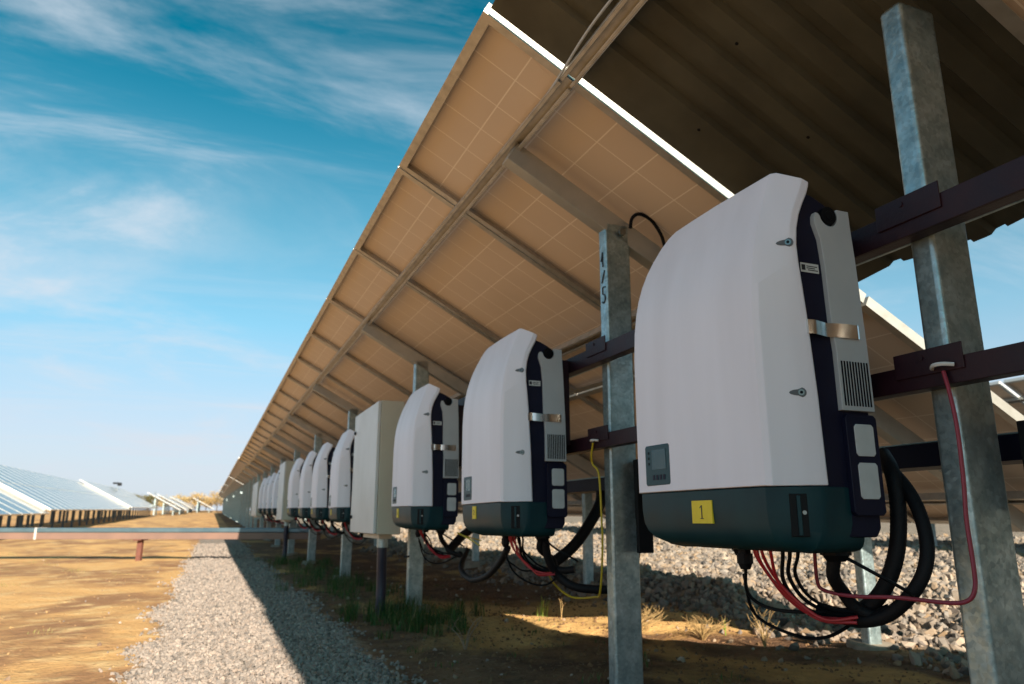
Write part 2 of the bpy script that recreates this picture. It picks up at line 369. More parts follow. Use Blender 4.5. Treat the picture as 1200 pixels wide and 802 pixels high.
# SMOOTHSTEP with swapped ends needs explicit outputs
m_path = gmath('MULTIPLY', gmath('MULTIPLY', gmr(xw, -.22, -.14), gmr(xw, .58, .66, 1, 0)), gmr(sp.outputs[1], 19, 23, 1, 0))
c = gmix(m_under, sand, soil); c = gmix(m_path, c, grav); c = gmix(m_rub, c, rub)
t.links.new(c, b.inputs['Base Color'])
h1 = gmath('MULTIPLY', gmath('SUBTRACT', 1.0, vor.outputs['Distance']), m_path)
n_d = gnoise(95, 4, .65); n_e = gnoise(11, 6, .65)
hh = gmath('ADD', gmath('ADD', gmath('ADD', gmath('MULTIPLY', n_c, .7), gmath('ADD', gmath('MULTIPLY', n_d, .22), gmath('MULTIPLY', n_e, .9))), gmath('MULTIPLY', h1, 1.0)), gmath('MULTIPLY', n_b, 1.6))
bp = N('ShaderNodeBump'); bp.inputs['Strength'].default_value = .8; bp.inputs['Distance'].default_value = .02; t.links.new(hh, bp.inputs['Height']); t.links.new(bp.outputs[0], b.inputs['Normal'])
ground.data.materials.append(gm)

# stones
def stone_mat(name, cols, rough=.85):
    m = bpy.data.materials.new(name); m.use_nodes = True; t_ = m.node_tree; b_ = t_.nodes['Principled BSDF']; b_.inputs['Roughness'].default_value = rough; b_.inputs['Specular IOR Level'].default_value = .25
    g = t_.nodes.new('ShaderNodeNewGeometry'); r_ = t_.nodes.new('ShaderNodeValToRGB'); t_.links.new(g.outputs['Random Per Island'], r_.inputs[0])
    while len(r_.color_ramp.elements) < len(cols): r_.color_ramp.elements.new(.5)
    for i, c_ in enumerate(cols): r_.color_ramp.elements[i].position = i / (len(cols) - 1); r_.color_ramp.elements[i].color = (*c_, 1)
    n = t_.nodes.new('ShaderNodeTexNoise'); n.inputs['Scale'].default_value = 60; n.inputs['Detail'].default_value = 5; t_.links.new(g.outputs['Position'], n.inputs['Vector'])
    mx = t_.nodes.new('ShaderNodeMix'); mx.data_type = 'RGBA'; mx.blend_type = 'MULTIPLY'; mx.inputs[0].default_value = .5
    t_.links.new(r_.outputs[0], mx.inputs[6]); t_.links.new(n.outputs['Color'], mx.inputs[7]); mx.inputs[7].default_value = (1, 1, 1, 1)
    r2 = t_.nodes.new('ShaderNodeMapRange'); r2.inputs[3].default_value = .45; r2.inputs[4].default_value = 1.35; t_.links.new(n.outputs[0], r2.inputs[0])
    t_.links.new(r2.outputs[0], mx.inputs[7]); t_.links.new(mx.outputs[2], b_.inputs['Base Color'])
    return m
_phi = (1 + 5 ** .5) / 2
ICO = np.array([(-1, _phi, 0), (1, _phi, 0), (-1, -_phi, 0), (1, -_phi, 0), (0, -1, _phi), (0, 1, _phi), (0, -1, -_phi), (0, 1, -_phi), (_phi, 0, -1), (_phi, 0, 1), (-_phi, 0, -1), (-_phi, 0, 1)], float); ICO /= np.linalg.norm(ICO[0])
ICF = np.array([(0, 11, 5), (0, 5, 1), (0, 1, 7), (0, 7, 10), (0, 10, 11), (1, 5, 9), (5, 11, 4), (11, 10, 2), (10, 7, 6), (7, 1, 8), (3, 9, 4), (3, 4, 2), (3, 2, 6), (3, 6, 8), (3, 8, 9), (4, 9, 5), (2, 4, 11), (6, 2, 10), (8, 6, 7), (9, 8, 1)])
def stones(name, x, y, r, material, sink=.35):
    n = len(x); V = ICO[None] * (1 + (rng.random((n, 12, 1)) - .5) * .85)
    V = V * (rng.random((n, 1, 3)) * .95 + .5) * r[:, None, None]
    q = rng.normal(size=(n, 4)); q /= np.linalg.norm(q, axis=1)[:, None]; w, a, b_, c_ = q.T
    Rm = np.stack([1 - 2 * (b_ * b_ + c_ * c_), 2 * (a * b_ - c_ * w), 2 * (a * c_ + b_ * w), 2 * (a * b_ + c_ * w), 1 - 2 * (a * a + c_ * c_), 2 * (b_ * c_ - a * w), 2 * (a * c_ - b_ * w), 2 * (b_ * c_ + a * w), 1 - 2 * (a * a + b_ * b_)], -1).reshape(n, 3, 3)
    V = np.einsum('nij,nkj->nki', Rm, V)
    V[:, :, 0] += x[:, None]; V[:, :, 1] += y[:, None]; V[:, :, 2] += (gz(x, y) + r * (1 - 2 * sink) * (.4 + .6 * rng.random(n)))[:, None]
    F = (ICF[None] + (np.arange(n) * 12)[:, None, None]).reshape(-1, 3)
    me = bpy.data.meshes.new(name); np_mesh(me, V.reshape(-1, 3), F); me.polygons.foreach_set('use_smooth', [False] * len(F)); me.materials.append(material)
    o = bpy.data.objects.new(name, me); COL.objects.link(o); return o
M_GRAV = stone_mat('gravel_stones', [(.11, .10, .095), (.28, .235, .205), (.20, .175, .16), (.36, .30, .26), (.24, .19, .16)])
M_RUBBLE = stone_mat('rubble_stones', [(.07, .06, .055), (.31, .245, .19), (.16, .135, .12), (.38, .305, .24), (.24, .16, .095), (.27, .235, .205), (.12, .10, .09)])
M_SOILST = stone_mat('soil_stones', [(.16, .11, .08), (.30, .21, .14), (.40, .33, .26), (.24, .17, .11)])
def scatter(x0, x1, y0, y1, dens):
    n = int((x1 - x0) * (y1 - y0) * dens); return rng.random(n) * (x1 - x0) + x0, rng.random(n) * (y1 - y0) + y0
px, py, pr_ = [], [], []
for (ya, yb, d, ra, rb) in ((2.0, 4.2, 6500, .004, .0098), (4.2, 7, 3300, .006, .011), (7, 11, 1500, .008, .013), (11, 16, 500, .010, .015)):
    x, y = scatter(-.75, 1.1, ya, yb, d)
    el_ = -.20 + (vnoise(y * 2.3, y * 0, 21) - .5) * .12 + (vnoise(y * 9, y * 0, 22) - .5) * .07
    er_ = .62 + (vnoise(y * 2.1, y * 0, 23) - .5) * .12
    p = 1 / (1 + np.exp((el_ - x) / .022)) * 1 / (1 + np.exp((x - er_) / .03))
    k = rng.random(len(x)) < p + .0012; x, y = x[k], y[k]
    px.append(x); py.append(y); pr_.append(rng.random(len(x)) * (rb - ra) + ra)
g1 = stones('path_gravel', np.concatenate(px), np.concatenate(py), np.concatenate(pr_), M_GRAV)
tag(g1, 'pale crushed gravel laid as a path strip beside the panel row', 'gravel', kind='stuff')
px, py, pr_ = [], [], []
for (xa, xb, ya, yb, d, ra, rb) in ((2.2, 6, 1.4, 7, 1500, .008, .030), (2.3, 6, 7, 13, 520, .012, .034), (6, 14, 2.5, 14, 90, .03, .055), (2.4, 14, 13, 26, 35, .04, .06)):
    x, y = scatter(xa, xb, ya, yb, d)
    k = rng.random(len(x)) < sm(2.35, 2.9, x + (vnoise(x * 2, y * 2, 31) - .5) * .5) + .01; x, y = x[k], y[k]
    px.append(x); py.append(y); pr_.append(ra + (rb - ra) * rng.random(len(x)) ** 1.8)
g2 = stones('rubble_stones', np.concatenate(px), np.concatenate(py), np.concatenate(pr_), M_RUBBLE, .3)
tag(g2, 'coarse pale rubble stones heaped in the sunlit bank behind the inverters', 'stones', kind='stuff')
x, y = scatter(.75, 2.6, 1.4, 9, 26); g3 = stones('soil_pebbles', x, y, .003 + .013 * rng.random(len(x)) ** 3, M_SOILST)
tag(g3, 'small pebbles strewn over the shaded brown soil', 'pebbles', kind='stuff')
x, y = scatter(-4, -.35, 2.5, 14, 5); g4 = stones('sand_pebbles', x, y, .002 + .008 * rng.random(len(x)) ** 3, M_SOILST)
tag(g4, 'small pebbles scattered over the sunlit yellow sand', 'pebbles', kind='stuff')

M_CLOD = stone_mat('soil_clods', [(.13, .075, .04), (.22, .125, .065), (.17, .10, .05), (.10, .06, .035)], .95)
x, y = scatter(.72, 2.7, 1.4, 7, 900); g5 = stones('soil_clods', x, y, .0015 + .0075 * rng.random(len(x)) ** 3, M_CLOD, .5)
tag(g5, 'crumbly brown clods covering the shaded soil', 'clods', kind='stuff')
M_CLOD2 = stone_mat('sand_clods', [(.40, .25, .11), (.30, .17, .08), (.44, .29, .14), (.22, .13, .065)], .95)
x, y = scatter(-3.2, -.2, 2.2, 9, 200); g6 = stones('sand_clods', x, y, .001 + .0045 * rng.random(len(x)) ** 3.5, M_CLOD2, .5)
tag(g6, 'crumbly yellow clods on the sunlit sand', 'clods', kind='stuff')

# ------------------------------------------------------------------ solar tables
TILT = 0.4936; CT, ST = math.cos(TILT), math.sin(TILT)
MOD_L = 1.448; MOD_W = 1.0
def frame_mb(e=.009):
    m = MB(); h = .035; w = .002
    L, W = MOD_L, MOD_W
    m.box(0, L, 0, .009, 0, h); m.box(0, L, W - .009, W, 0, h); m.box(0, .009, .009, W - .009, 0, h); m.box(L - .009, L, .009, W - .009, 0, h)
    m.box(.009, L - .009, .009, .030, 0, w); m.box(.009, L - .009, W - .030, W - .009, 0, w); m.box(.009, .030, .030, W - .030, 0, w); m.box(L - .030, L - .009, .030, W - .030, 0, w)
    return m
def back_mb():
    m = MB(); m.box(.009, MOD_L - .009, .009, MOD_W - .009, .027, .0295); return m
def glass_mb():
    m = MB(); m.box(.009, MOD_L - .009, .009, MOD_W - .009, .0297, .0335); return m
def make_module():
    o = frame_mb().build('solar_panel', M_ALU, smooth=False)
    k = back_mb().build('back_sheet', M_BACK, o, smooth=False); g = glass_mb().build('glass', M_GLASS, o, smooth=False)
    return o
def make_module_far():
    m = frame_mb(); 
    for q in ((0, MOD_L, 0, .030), (0, MOD_L, MOD_W - .030, MOD_W)): m.box(q[0], q[1], q[2], q[3], .0352, .0362)
    a = back_mb(); c_ = glass_mb()
    m.add(a.v, a.f, 1); m.add(c_.v, c_.f, 2)
    return m.build('solar_panel', [M_ALUF, M_BACK, M_GLASS], smooth=False)
MOD_N = make_module(); MOD_F = make_module_far()
used = {'n': False, 'f': False}
def place_module(kind, parent, loc):
    src = MOD_N if kind == 'n' else MOD_F
    if not used[kind]: used[kind] = True; o = src
    else:
        o = src.copy(); COL.objects.link(o)
        for ch in src.children:
            c_ = ch.copy(); COL.objects.link(c_); c_.parent = o
    o.parent = parent; o.location = loc; o.rotation_euler = (0, TILT, 0)
    if kind == 'f': o.scale = (1, .962, 1)
    return o
def on_plane(s, n=0.):      # slope distance and normal offset -> local x, z (origin at the high eave)
    return s * CT + n * ST, -s * ST + n * CT
mb = MB(); mb.box(0, .048, 0, 0, 0, 0)
POSTS = {}
def post_obj(parent, x, y, ztop, zbot, wx=.096, wy=.048, name='post', pm=None):
    pm = pm or M_ZINC; key = (round(ztop - zbot, 2), wx, pm.name)
    if key not in POSTS:
        m = MB(); m.box(0, wx, 0, wy, 0, key[0]); o = m.build(name, pm, parent, bevel=.0095, seg=4); POSTS[key] = o
    else: o = POSTS[key].copy(); COL.objects.link(o); o.parent = parent
    o.location = (x, y, zbot); return o
FOOT = []
def foot_obj(parent, x, y, z):
    if not FOOT:
        m = MB(); m.cyl((0, 0, -.12), (0, 0, 1), .13, .15, 10, r2=.105)
        m.v = [(a + (random.random() - .5) * .02, b_ + (random.random() - .5) * .02, c_ + (random.random() - .5) * .015) for a, b_, c_ in m.v]
        o = m.build('footing', M_CONC, parent, bevel=.01); FOOT.append(o)
    else: o = FOOT[0].copy(); COL.objects.link(o); o.parent = parent; o.rotation_euler = (0, 0, random.random() * 6)
    o.location = (x, y, z); return o
MEMB = {}
def channel(m, a, b_, c_, t_=.003, lip=.013):
    m.box(0, a, 0, b_, -t_, 0); m.box(0, t_, 0, b_, -c_, -t_); m.box(a - t_, a, 0, b_, -c_, -t_); m.box(t_, lip, 0, b_, -c_, -c_ + t_); m.box(a - lip, a - t_, 0, b_, -c_, -c_ + t_)
def member(parent, name, dims, loc, rot, material):
    key = (name, tuple(round(d, 3) for d in dims))
    if key not in MEMB:
        m = MB(); (a, b_, c_) = dims
        if name == 'purlin': channel(m, a, b_, c_)
        else: m.box(0, a, 0, b_, -c_, 0)
        o = m.build(name, material, parent, bevel=.0012 if name == 'purlin' else .003); MEMB[key] = o
    else: o = MEMB[key].copy(); COL.objects.link(o); o.parent = parent
    o.location = loc; o.rotation_euler = rot; return o
def table(y0, n, xe, ze, slope, kind, label, post_y, foot=True, roff=0., front_post=.57, rear_post=1.98, group='solar panel tables', purlin_from=0., dark=False):
    root = empty('solar_table', (xe, y0, ze)); root.rotation_euler = (math.atan(slope), 0, 0)
    tag(root, label, 'solar panels', group)
    for i in range(n):
        for j in range(2):
            x, z = on_plane(j * (MOD_L + .012)); place_module(kind, root, (x, i * 1.01, z))
    L = n * 1.01 - .01
    for s in (.27, 1.1, 1.85, 2.62):                                # purlins along the row
        x, z = on_plane(s, -.003)
        member(root, 'purlin', (.048, L - purlin_from, .034), (x, purlin_from, z), (0, TILT, 0), M_ALU)
    for yy in post_y:
        x, z = on_plane(.295, -.016)
        member(root, 'rafter', (2.5, .05, .072), (x, yy + roff, z), (0, TILT, 0), M_RAFTER)
        zf = z - ST / CT * (front_post - x) - .055
        gf = float(gz(xe + front_post + .05, y0 + yy)) - ze - slope * yy; gr = float(gz(xe + rear_post + .05, y0 + yy)) - ze - slope * yy
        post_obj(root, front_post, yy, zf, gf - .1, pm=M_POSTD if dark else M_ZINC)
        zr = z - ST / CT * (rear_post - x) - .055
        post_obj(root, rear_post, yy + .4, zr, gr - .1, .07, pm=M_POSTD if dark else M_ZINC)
        if foot: foot_obj(root, front_post + .05, yy + .024, gf); foot_obj(root, rear_post + .04, yy + .424, gr)
    return root
# the near row, from behind the camera to the far end
t0 = table(-9.29, 10, .5705, 1.3456, 0, 'n', 'nearest table of solar panels overhead at the right edge, in deep shade', [10.146 - 2.52 * k for k in range(4)], foot=True, roff=-.34)
t1 = table(1.64, 20, .5705, 1.3456, .012, 'n', 'long solar panel table seen from below, just past the ribbed metal sheet', [.376 + 2.52 * k for k in range(8)])
def zrow(y): return 1.3456 + .012 * (y - 1.64) + .0025 * max(0, y - 21.9)
for (y0, n, lab) in ((21.95, 13, 'second solar panel table beyond the first bright gap in the near row'), (35.25, 12, 'third solar panel table of the near row, beyond the second bright gap'), (47.6, 20, 'fourth solar panel table of the near row, almost at its far end'), (68.2, 22, 'farthest solar panel table of the near row, by the tree line')):
    table(y0, n, .5705, zrow(y0) + .05, .0145, 'f', lab, [.6 + 2.52 * k for k in range(int((n - .7) / 2.52) + 1)], foot=False)
# rows to the left, seen from above
def zl(y): return float(gz(-5, max(y, 12))) + 1.92
for (y0, n, lab) in ((11.2, 11, 'left solar table nearest the camera, cut by the left edge of the photo'), (22.38, 21, 'long left solar table between the two bright white gap edges'), (43.66, 21, 'left solar table beyond the farther white gap edge')):
    tb = table(y0, n, -6.4, zl(y0) + {11.2: -.02, 22.38: .03, 43.66: .09}[y0], .0115, 'f', lab, [.02 + 1.68 * k for k in range(int((n - .7) / 1.68) + 1)], foot=False, group='solar panel tables in the left field', dark=True)
    if y0 > 20:
        x, z = on_plane(0, .036)
        m = MB(); m.box(0, 2 * MOD_L + .012, -.030, -.004, -.012, .012); m.build('bright_edge', M_ALUF, tb, loc=(x, 0, z), rot=(0, TILT, 0), smooth=False)  # strip added so the sunlit table edge reads as a brighter line
for (xe, y0, n, lab) in ((-4.95, 67.5, 4, 'short bright solar table on white posts, middle distance left of the path'), (-4.75, 76.0, 14, 'pale solar table just behind the short one with white posts'), (-4.6, 96.0, 25, 'distant pale solar table left of the gap between the rows'), (-2.3, 104.0, 25, 'most distant flat pale solar table, under the yellow trees')):
    table(y0, n, xe, float(gz(xe, y0)) + 1.80, .0145, 'f', lab, [.3 + 2.8 * k for k in range(int((n - .7) / 2.8) + 1)], foot=False, group='solar panel tables in the left field')
table(-4, 22, 7.45, 1.36, 0, 'f', 'solar panel table of the next row, glimpsed at the right edge under the maroon rail', [.5 + 2.52 * k for k in range(8)], foot=False)

# ribbed sheet bridging the gap between the tables
m = MB(); ya, yb = .802, 1.44; P = []
y = ya; k = 0
prof = []
while y < yb:
    for dy, dn in ((0, 0), (.034, 0), (.044, .014), (.072, .014), (.082, 0)): prof.append((y + dy, dn))
    y += .098
top = []
S0, S1 = .012, 1.365
rows = []
prof.append((1.626, 0))
for (yy, nn) in prof:
    a = on_plane(S0, .012 + nn); b_ = on_plane(S1 - .012 * math.sin(yy * 14), .012 + nn)
    rows.append(((a[0], yy, a[1]), (b_[0], yy, b_[1])))
vs_ = [p for r_ in rows for p in r_]
m.add(vs_, [(2 * i, 2 * i + 1, 2 * i + 3, 2 * i + 2) for i in range(len(rows) - 1)])
sh = m.build('roof_sheet', M_SHEET, smooth=False, loc=(.5705, 0, 1.3456)); so = sh.modifiers.new('s', 'SOLIDIFY'); so.thickness = .0015
tag(sh, 'olive grey ribbed metal sheet bridging the gap above the nearest inverter', 'metal sheet')
for (sa, yc) in ((.12, .90), (.42, 1.06), (.55, 1.21), (.78, .98), (.86, 1.29), (.95, 1.44), (1.12, 1.13), (.30, 1.44), (.66, 1.50), (.18, 1.29)):
    a = on_plane(sa, .0135); m = MB(); m.cyl((a[0], yc + .010, a[1]), (-ST, 0, -CT), .0045, .004, 8); m.build('sheet_screw', M_BLACK, sh)
# its bearer: the purlin that runs on under the sheet
m = MB(); x0_, z0_ = on_plane(.27, -.003); channel(m, .048, 1.08, .034)
pu = m.build('support_purlin', M_ALU, bevel=.003, loc=(.5705 + x0_, .55, 1.3456 + z0_), rot=(0, TILT, 0)); tag(pu, 'light metal purlin crossing under the ribbed sheet at the top', 'beam')
m = MB(); x1_, z1_ = on_plane(.262, -.012); m.tube([(.5705 + x1_, .5, 1.3456 + z1_), (.5705 + x1_ - .004, 1.0, 1.3456 + z1_ - .004), (.5705 + x1_ - .010, 1.4, 1.3456 + z1_ + .002), (.5705 + x1_ + .004, 1.66, 1.3456 + z1_ - .008), (.5705 + x1_ + .01, 1.9, 1.3456 + z1_ - .022)], .004, 6)
o = m.build('thin_cable', M_PLATE); tag(o, 'thin pale cable running along the purlin under the ribbed sheet', 'cable')

# ------------------------------------------------------------------ inverter
def make_inverter():
    root = empty('inverter', (.84, .94, -.055)); ox, oz = .84, -.055
    Wd = .48
    # white cover
    m = MB(); rings = []
    prof = [(.053, .053, .840, .930), (.20, .20, .840, .9265), (.34, .34, .8405, .9195), (.40, .40, .844, .915), (.44, .435, .8495, .912), (.475, .468, .857, .911), (.51, .50, .867, .915), (.54, .527, .877, .923), (.57, .55, .888, .934), (.595, .570, .897, .945), (.612, .585, .903, .951), (.622, .594, .907, .953)]
    for zc, ze_, xc, xe_ in prof:
        q = max(0., zc - .47) / .152; fi = .105 * (1 - math.sqrt(max(0., 1 - min(1, q) ** 2.2 * .98)))
        pts = [(xe_, 0, ze_), (xe_ - .012, .003, ze_ + (zc - ze_) * .25), (xc + .006, .034, zc - .001), (xc, .044, zc), (xc - .0025, .12, zc), (xc - .004, .24 - fi * .4, zc), (xc - .0025, .36 - fi * .8, zc), (xc, .436 - fi, zc), (xc + .006, .446 - fi, zc - .001), (xe_ - .012, .477 - fi, ze_ + (zc - ze_) * .25), (xe_, Wd - fi, ze_), (xe_ + .004, Wd - .004 - fi, ze_), (xe_ + .004, .004, ze_)]
        rings.append([(p[0] - ox, p[1], p[2] - oz) for p in pts])
    m.loft(rings); m.build('cover', M_WHITE, root, bevel=.0025, angle=28)
    # screws on discs tinted as recess shade on the near and far chamfer
    for (xx, zz_) in ((.897, .471), (.900, .206)):
        zi = [p_[0] for p_ in prof]; xc_i = float(np.interp(zz_, zi, [p_[2] for p_ in prof])); xe_i = float(np.interp(zz_, zi, [p_[3] for p_ in prof]))
        pa, pb = (xe_i - .012, .003), (xc_i + .006, .034); tt = (xx - pb[0]) / (pa[0] - pb[0])
        nrm = Vector((pb[0] - pa[0], pb[1] - pa[1], 0)).normalized(); nrm = Vector((-nrm.y, nrm.x, 0)); c0 = Vector((xx - ox, pb[1] + (pa[1] - pb[1]) * tt, zz_ - oz))
        s_ = MB()
        u = Vector((nrm.y, -nrm.x, 0)).normalized()      # along the chamfer, towards the front
        if u.x > 0: u = -u
        ring = []
        for q in range(14):
            a = 2 * math.pi * q / 14; rx = .020 if math.cos(a) > 0 else .009
            ring.append(c0 + u * math.cos(a) * rx + Vector((0, 0, 1)) * math.sin(a) * (.0085 if math.cos(a) < 0.2 else .0055))
        s_.loft([[p + nrm * .0006 for p in ring], [p - nrm * .004 for p in ring]])
        rec = s_.build('recess_shade_disc', M_RECESS_SHADE, root)
        s_ = MB(); s_.cyl(c0 + nrm * .0002, nrm, .0052, .0016, 14); s_.build('screw', M_SCREW, rec)
        s_ = MB(); s_.cyl(c0 + nrm * .0022, nrm, .0028, .0006, 6); s_.build('screw_socket', M_BLACK, rec)
    # navy core
    m = MB(); poly = [(.905, -.030), (1.040, -.030), (1.050, -.015), (1.0505, .20), (1.046, .535), (1.018, .549), (.998, .562), (.972, .574), (.950, .580), (.935, .566), (.912, .50), (.902, .42), (.902, .2)]
    m.prism([(a - ox, b_ - oz) for a, b_ in poly], .013, Wd - .05); m.build('body', M_NAVY, root, bevel=.003)
    # grey side plates with a hook-shaped top
    arc = [(.996 + .0205 * math.cos(a), .536 + .0205 * math.sin(a)) for a in np.linspace(R(28), R(-172), 12)]
    poly = [(.981, .180), (1.0545, .180), (1.0535, .29), (1.0505, .393), (1.0485, .46), (1.0455, .515), (1.0445, .551), (1.0165, .551)] + arc + [(.972, .5375), (.9655, .5385), (.9615, .531), (.9605, .518), (.9705, .488), (.9745, .44), (.9765, .338), (.981, .282)]
    for s_ in (0, 1):
        ya_, yb_ = ((.003, .0135) if s_ == 0 else (Wd - .0135, Wd - .003))
        m = MB(); m.prism([(a - ox, b_ - oz) for a, b_ in poly], ya_, yb_); pl = m.build('side_plate', M_PLATE, root, bevel=.0012)
        m = MB()
        for q in range(10):
            xx = .9875 + q * .0064; m.box(xx - ox, xx + .0032 - ox, (.0022 if s_ == 0 else Wd - .0034), (.0034 if s_ == 0 else Wd - .0022), .188 - oz, .266 - oz)
        m.build('vent_slots', M_BLACK, pl, smooth=False)
        m = MB(); rp = lambda x0, x1, z0, z1, r_: [(x0 + r_, z0), (x1 - r_, z0), (x1, z0 + r_), (x1, z1 - r_), (x1 - r_, z1), (x0 + r_, z1), (x0, z1 - r_), (x0, z0 + r_)]
        m.prism([(a - ox, b_ - oz) for a, b_ in rp(.985, 1.0545, .005, .174, .006)], ya_, yb_); lp = m.build('lower_panel', M_NAVY, root, bevel=.0015)
        for (z0, z1) in ((.103, .157), (.032, .092)):
            m = MB(); m.prism([(a - ox, b_ - oz) for a, b_ in rp(1.001, 1.0435, z0, z1, .0045)], (.0012 if s_ == 0 else Wd - .0035), (.0035 if s_ == 0 else Wd - .0012)); m.build('blank_cover', M_SQUARE, lp, bevel=.0008)
    # round hanging pin
    m = MB(); m.cyl((.996 - ox, .002, .536 - oz), (0, 1, 0), .0175, Wd - .004, 20); m.cyl((.996 - ox, .0005, .536 - oz), (0, 1, 0), .009, .003, 16)
    m.build('hanging_pin', M_BLACK, root, bevel=.001)
    # bright steel clip
    m = MB(); pts = [(.9170, .0015), (.9175, -.0030), (.929, -.0045), (.935, -.0035), (.950, .0005), (.966, .0060), (.984, .0015), (1.001, -.001), (1.030, -.0018), (1.037, .0015)]
    rr_ = [[(x_ - ox, y_, z_) for x_, y_, z_ in ((a, b_, .307 - oz), (a, b_, .332 - oz), (a, b_ + .0015, .332 - oz), (a, b_ + .0015, .307 - oz))] for a, b_ in pts]
    m.loft(rr_); m.build('clip', M_CLIP, root, angle=25)
    # maker's label, unreadable small print
    m = MB(); m.box(.928 - ox, .9685 - ox, .0120, .0129, .424 - oz, .441 - oz); lb = m.build('label_plate', M_PAPER, root, smooth=False)
    m = MB(); m.box(.9300 - ox, .9380 - ox, .0116, .0120, .4275 - oz, .4375 - oz)
    for (z_, x0, x1) in ((.4355, .941, .965), (.4320, .941, .960), (.4285, .944, .966)): m.box(x0 - ox, x1 - ox, .0116, .0120, z_ - .0008 - oz, z_ + .0008 - oz)
    m.build('small_print', M_INK, lb, smooth=False)
    # dark lower housing
    m = MB(); rings = []
    for (z, xf, yn, yf, xr) in ((.0515, .8435, 0, 0, .926), (.018, .8435, 0, 0, .926), (-.008, .8455, 0, .003, .924), (-.023, .850, .001, .009, .922), (-.036, .858, .003, .022, .918), (-.045, .871, .007, .042, .914), (-.051, .888, .014, .070, .910), (-.0545, .910, .028, .11, .918)):
        a = .045; 
        pts = [(xr, yn, z), (xr - .014, yn + .0015, z), (xf + .010, yn + a - .010, z), (xf, yn + a + .004, z), (xf - .002, yn + a + .06, z), (xf - .003, .22, z), (xf, Wd - yf - a - .004, z), (xf + .010, Wd - yf - a + .010, z), (xr - .014, Wd - yf - .0015, z), (xr, Wd - yf, z), (1.02, Wd - yf - .02, z), (1.02, yn + .02, z)]
        rings.append([(p[0] - ox, p[1], p[2] - oz) for p in pts])
    m.loft(rings); lh = m.build('lower_housing', M_DARK, root, bevel=.002, angle=40)
    nrm = Vector((-.497, -.868, 0)); u = Vector((-.868, .497, 0))
    Mx = Matrix(((u.x, nrm.x, 0, .881 - ox), (u.y, nrm.y, 0, .0195), (0, 0, 1, .004 - oz), (0, 0, 0, 1)))
    m = MB(); m.box(-.015, .013, -.004, .0012, -.032, .036, M=Mx); hd = m.build('grip_recess', M_BLACK, lh, bevel=.001)
    m = MB(); m.box(-.004, .002, 0, .0045, -.030, .033, M=Mx); m.build('grip_rib', M_DARK, hd, bevel=.001)
    m = MB(); m.cyl(Mx @ Vector((-.009, .001, .006)), nrm, .0034, .002, 12); m.build('screw', M_SCREW, hd)
    for (yy, zz_) in ((.11, -.046), (.34, -.0405)):
        m = MB(); m.cyl((.886 - ox, yy, zz_ - oz + .001), (-.6, 0, -.8), .0042, .004, 12); m.build('screw', M_SCREW, lh)
    # display
    m = MB(); dp = [(.316, .066), (.398, .066), (.402, .070), (.402, .144), (.398, .148), (.316, .148), (.312, .144), (.312, .070)]
    n_ = len(dp); m.loft([[(.8365 - ox, a, b_ - oz) for a, b_ in dp], [(.8435 - ox, a, b_ - oz) for a, b_ in dp]]); ds = m.build('display', M_LCDF, root, bevel=.0015)
    m = MB(); m.box(.8358 - ox, .8366 - ox, .326, .376, .098 - oz, .138 - oz); m.build('screen', M_LCD, ds, smooth=False)
    m = MB()
    for q in range(4): m.box(.8357 - ox, .8366 - ox, .330 + q * .0125, .337 + q * .0125, .077 - oz, .087 - oz)
    m.build('button', M_NAVY, ds, smooth=False)
    m = MB()
    for q in range(3): m.box(.8357 - ox, .8366 - ox, .386, .390, .108 + q * .011 - oz, .113 + q * .011 - oz)
    m.build('indicator', M_BLACK, ds, smooth=False)
    # wall bracket
    for yy in (.06, .38):
        m = MB(); m.box(1.048 - ox, 1.098 - ox, yy, yy + .04, .24 - oz, .53 - oz); m.build('wall_bracket', M_RAIL, root, bevel=.001)
    # cable glands
    for (gx, gy, r_, zt) in ((.925, .215, .0145, -.050), (.992, .062, .025, -.030), (.985, .30, .018, -.030)):
        m = MB(); m.cyl((gx - ox, gy, zt - oz - .012), (0, 0, 1), r_ * .8, .014, 12); m.cyl((gx - ox, gy, zt - oz - .030), (0, 0, 1), r_, .018, 8); m.cyl((gx - ox, gy, zt - oz - .040), (0, 0, 1), r_ * .62, .011, 12, r2=r_ * .9)
        m.build('cable_gland', M_BLACK, root, angle=30)
    return root
inv = make_inverter()
GI = 'wall inverters in a row under the solar panels'
def lift(y): return .012 * max(0, y - 3.0)
inv_spots = [(.94, 'large white inverter nearest the camera, yellow sticker reading 1 on its dark base'),
    (2.16, 'second white inverter, just beyond the post marked in blue pen'),
    (3.31, 'third white inverter, between the beige cabinet and the second inverter'),
    (5.50, 'white inverter directly beyond the big beige cabinet'),
    (6.68, 'second white inverter beyond the big beige cabinet'),
    (7.75, 'third white inverter beyond the big beige cabinet'),
    (8.90, 'fourth white inverter beyond the big beige cabinet, next to the farther cabinet'),
    (11.55, 'distant white inverter directly beyond the second cabinet'),
    (12.70, 'second distant inverter beyond the second cabinet'),
    (13.85, 'third distant inverter beyond the second cabinet'),
    (15.00, 'farthest rounded white inverter, before the distant grey cabinet')]
units = []
for i, (yy, lab) in enumerate(inv_spots):
    o = inv if i == 0 else copy_tree(inv)
    o.location = (.84, yy, -.055 + lift(yy)); o.rotation_euler = (R(random.Random(i).uniform(-.5, .5)) if i else 0, 0, R(random.Random(i + 9).uniform(-.9, .9)) if i else 0); tag(o, lab, 'inverter', GI); units.append(o)
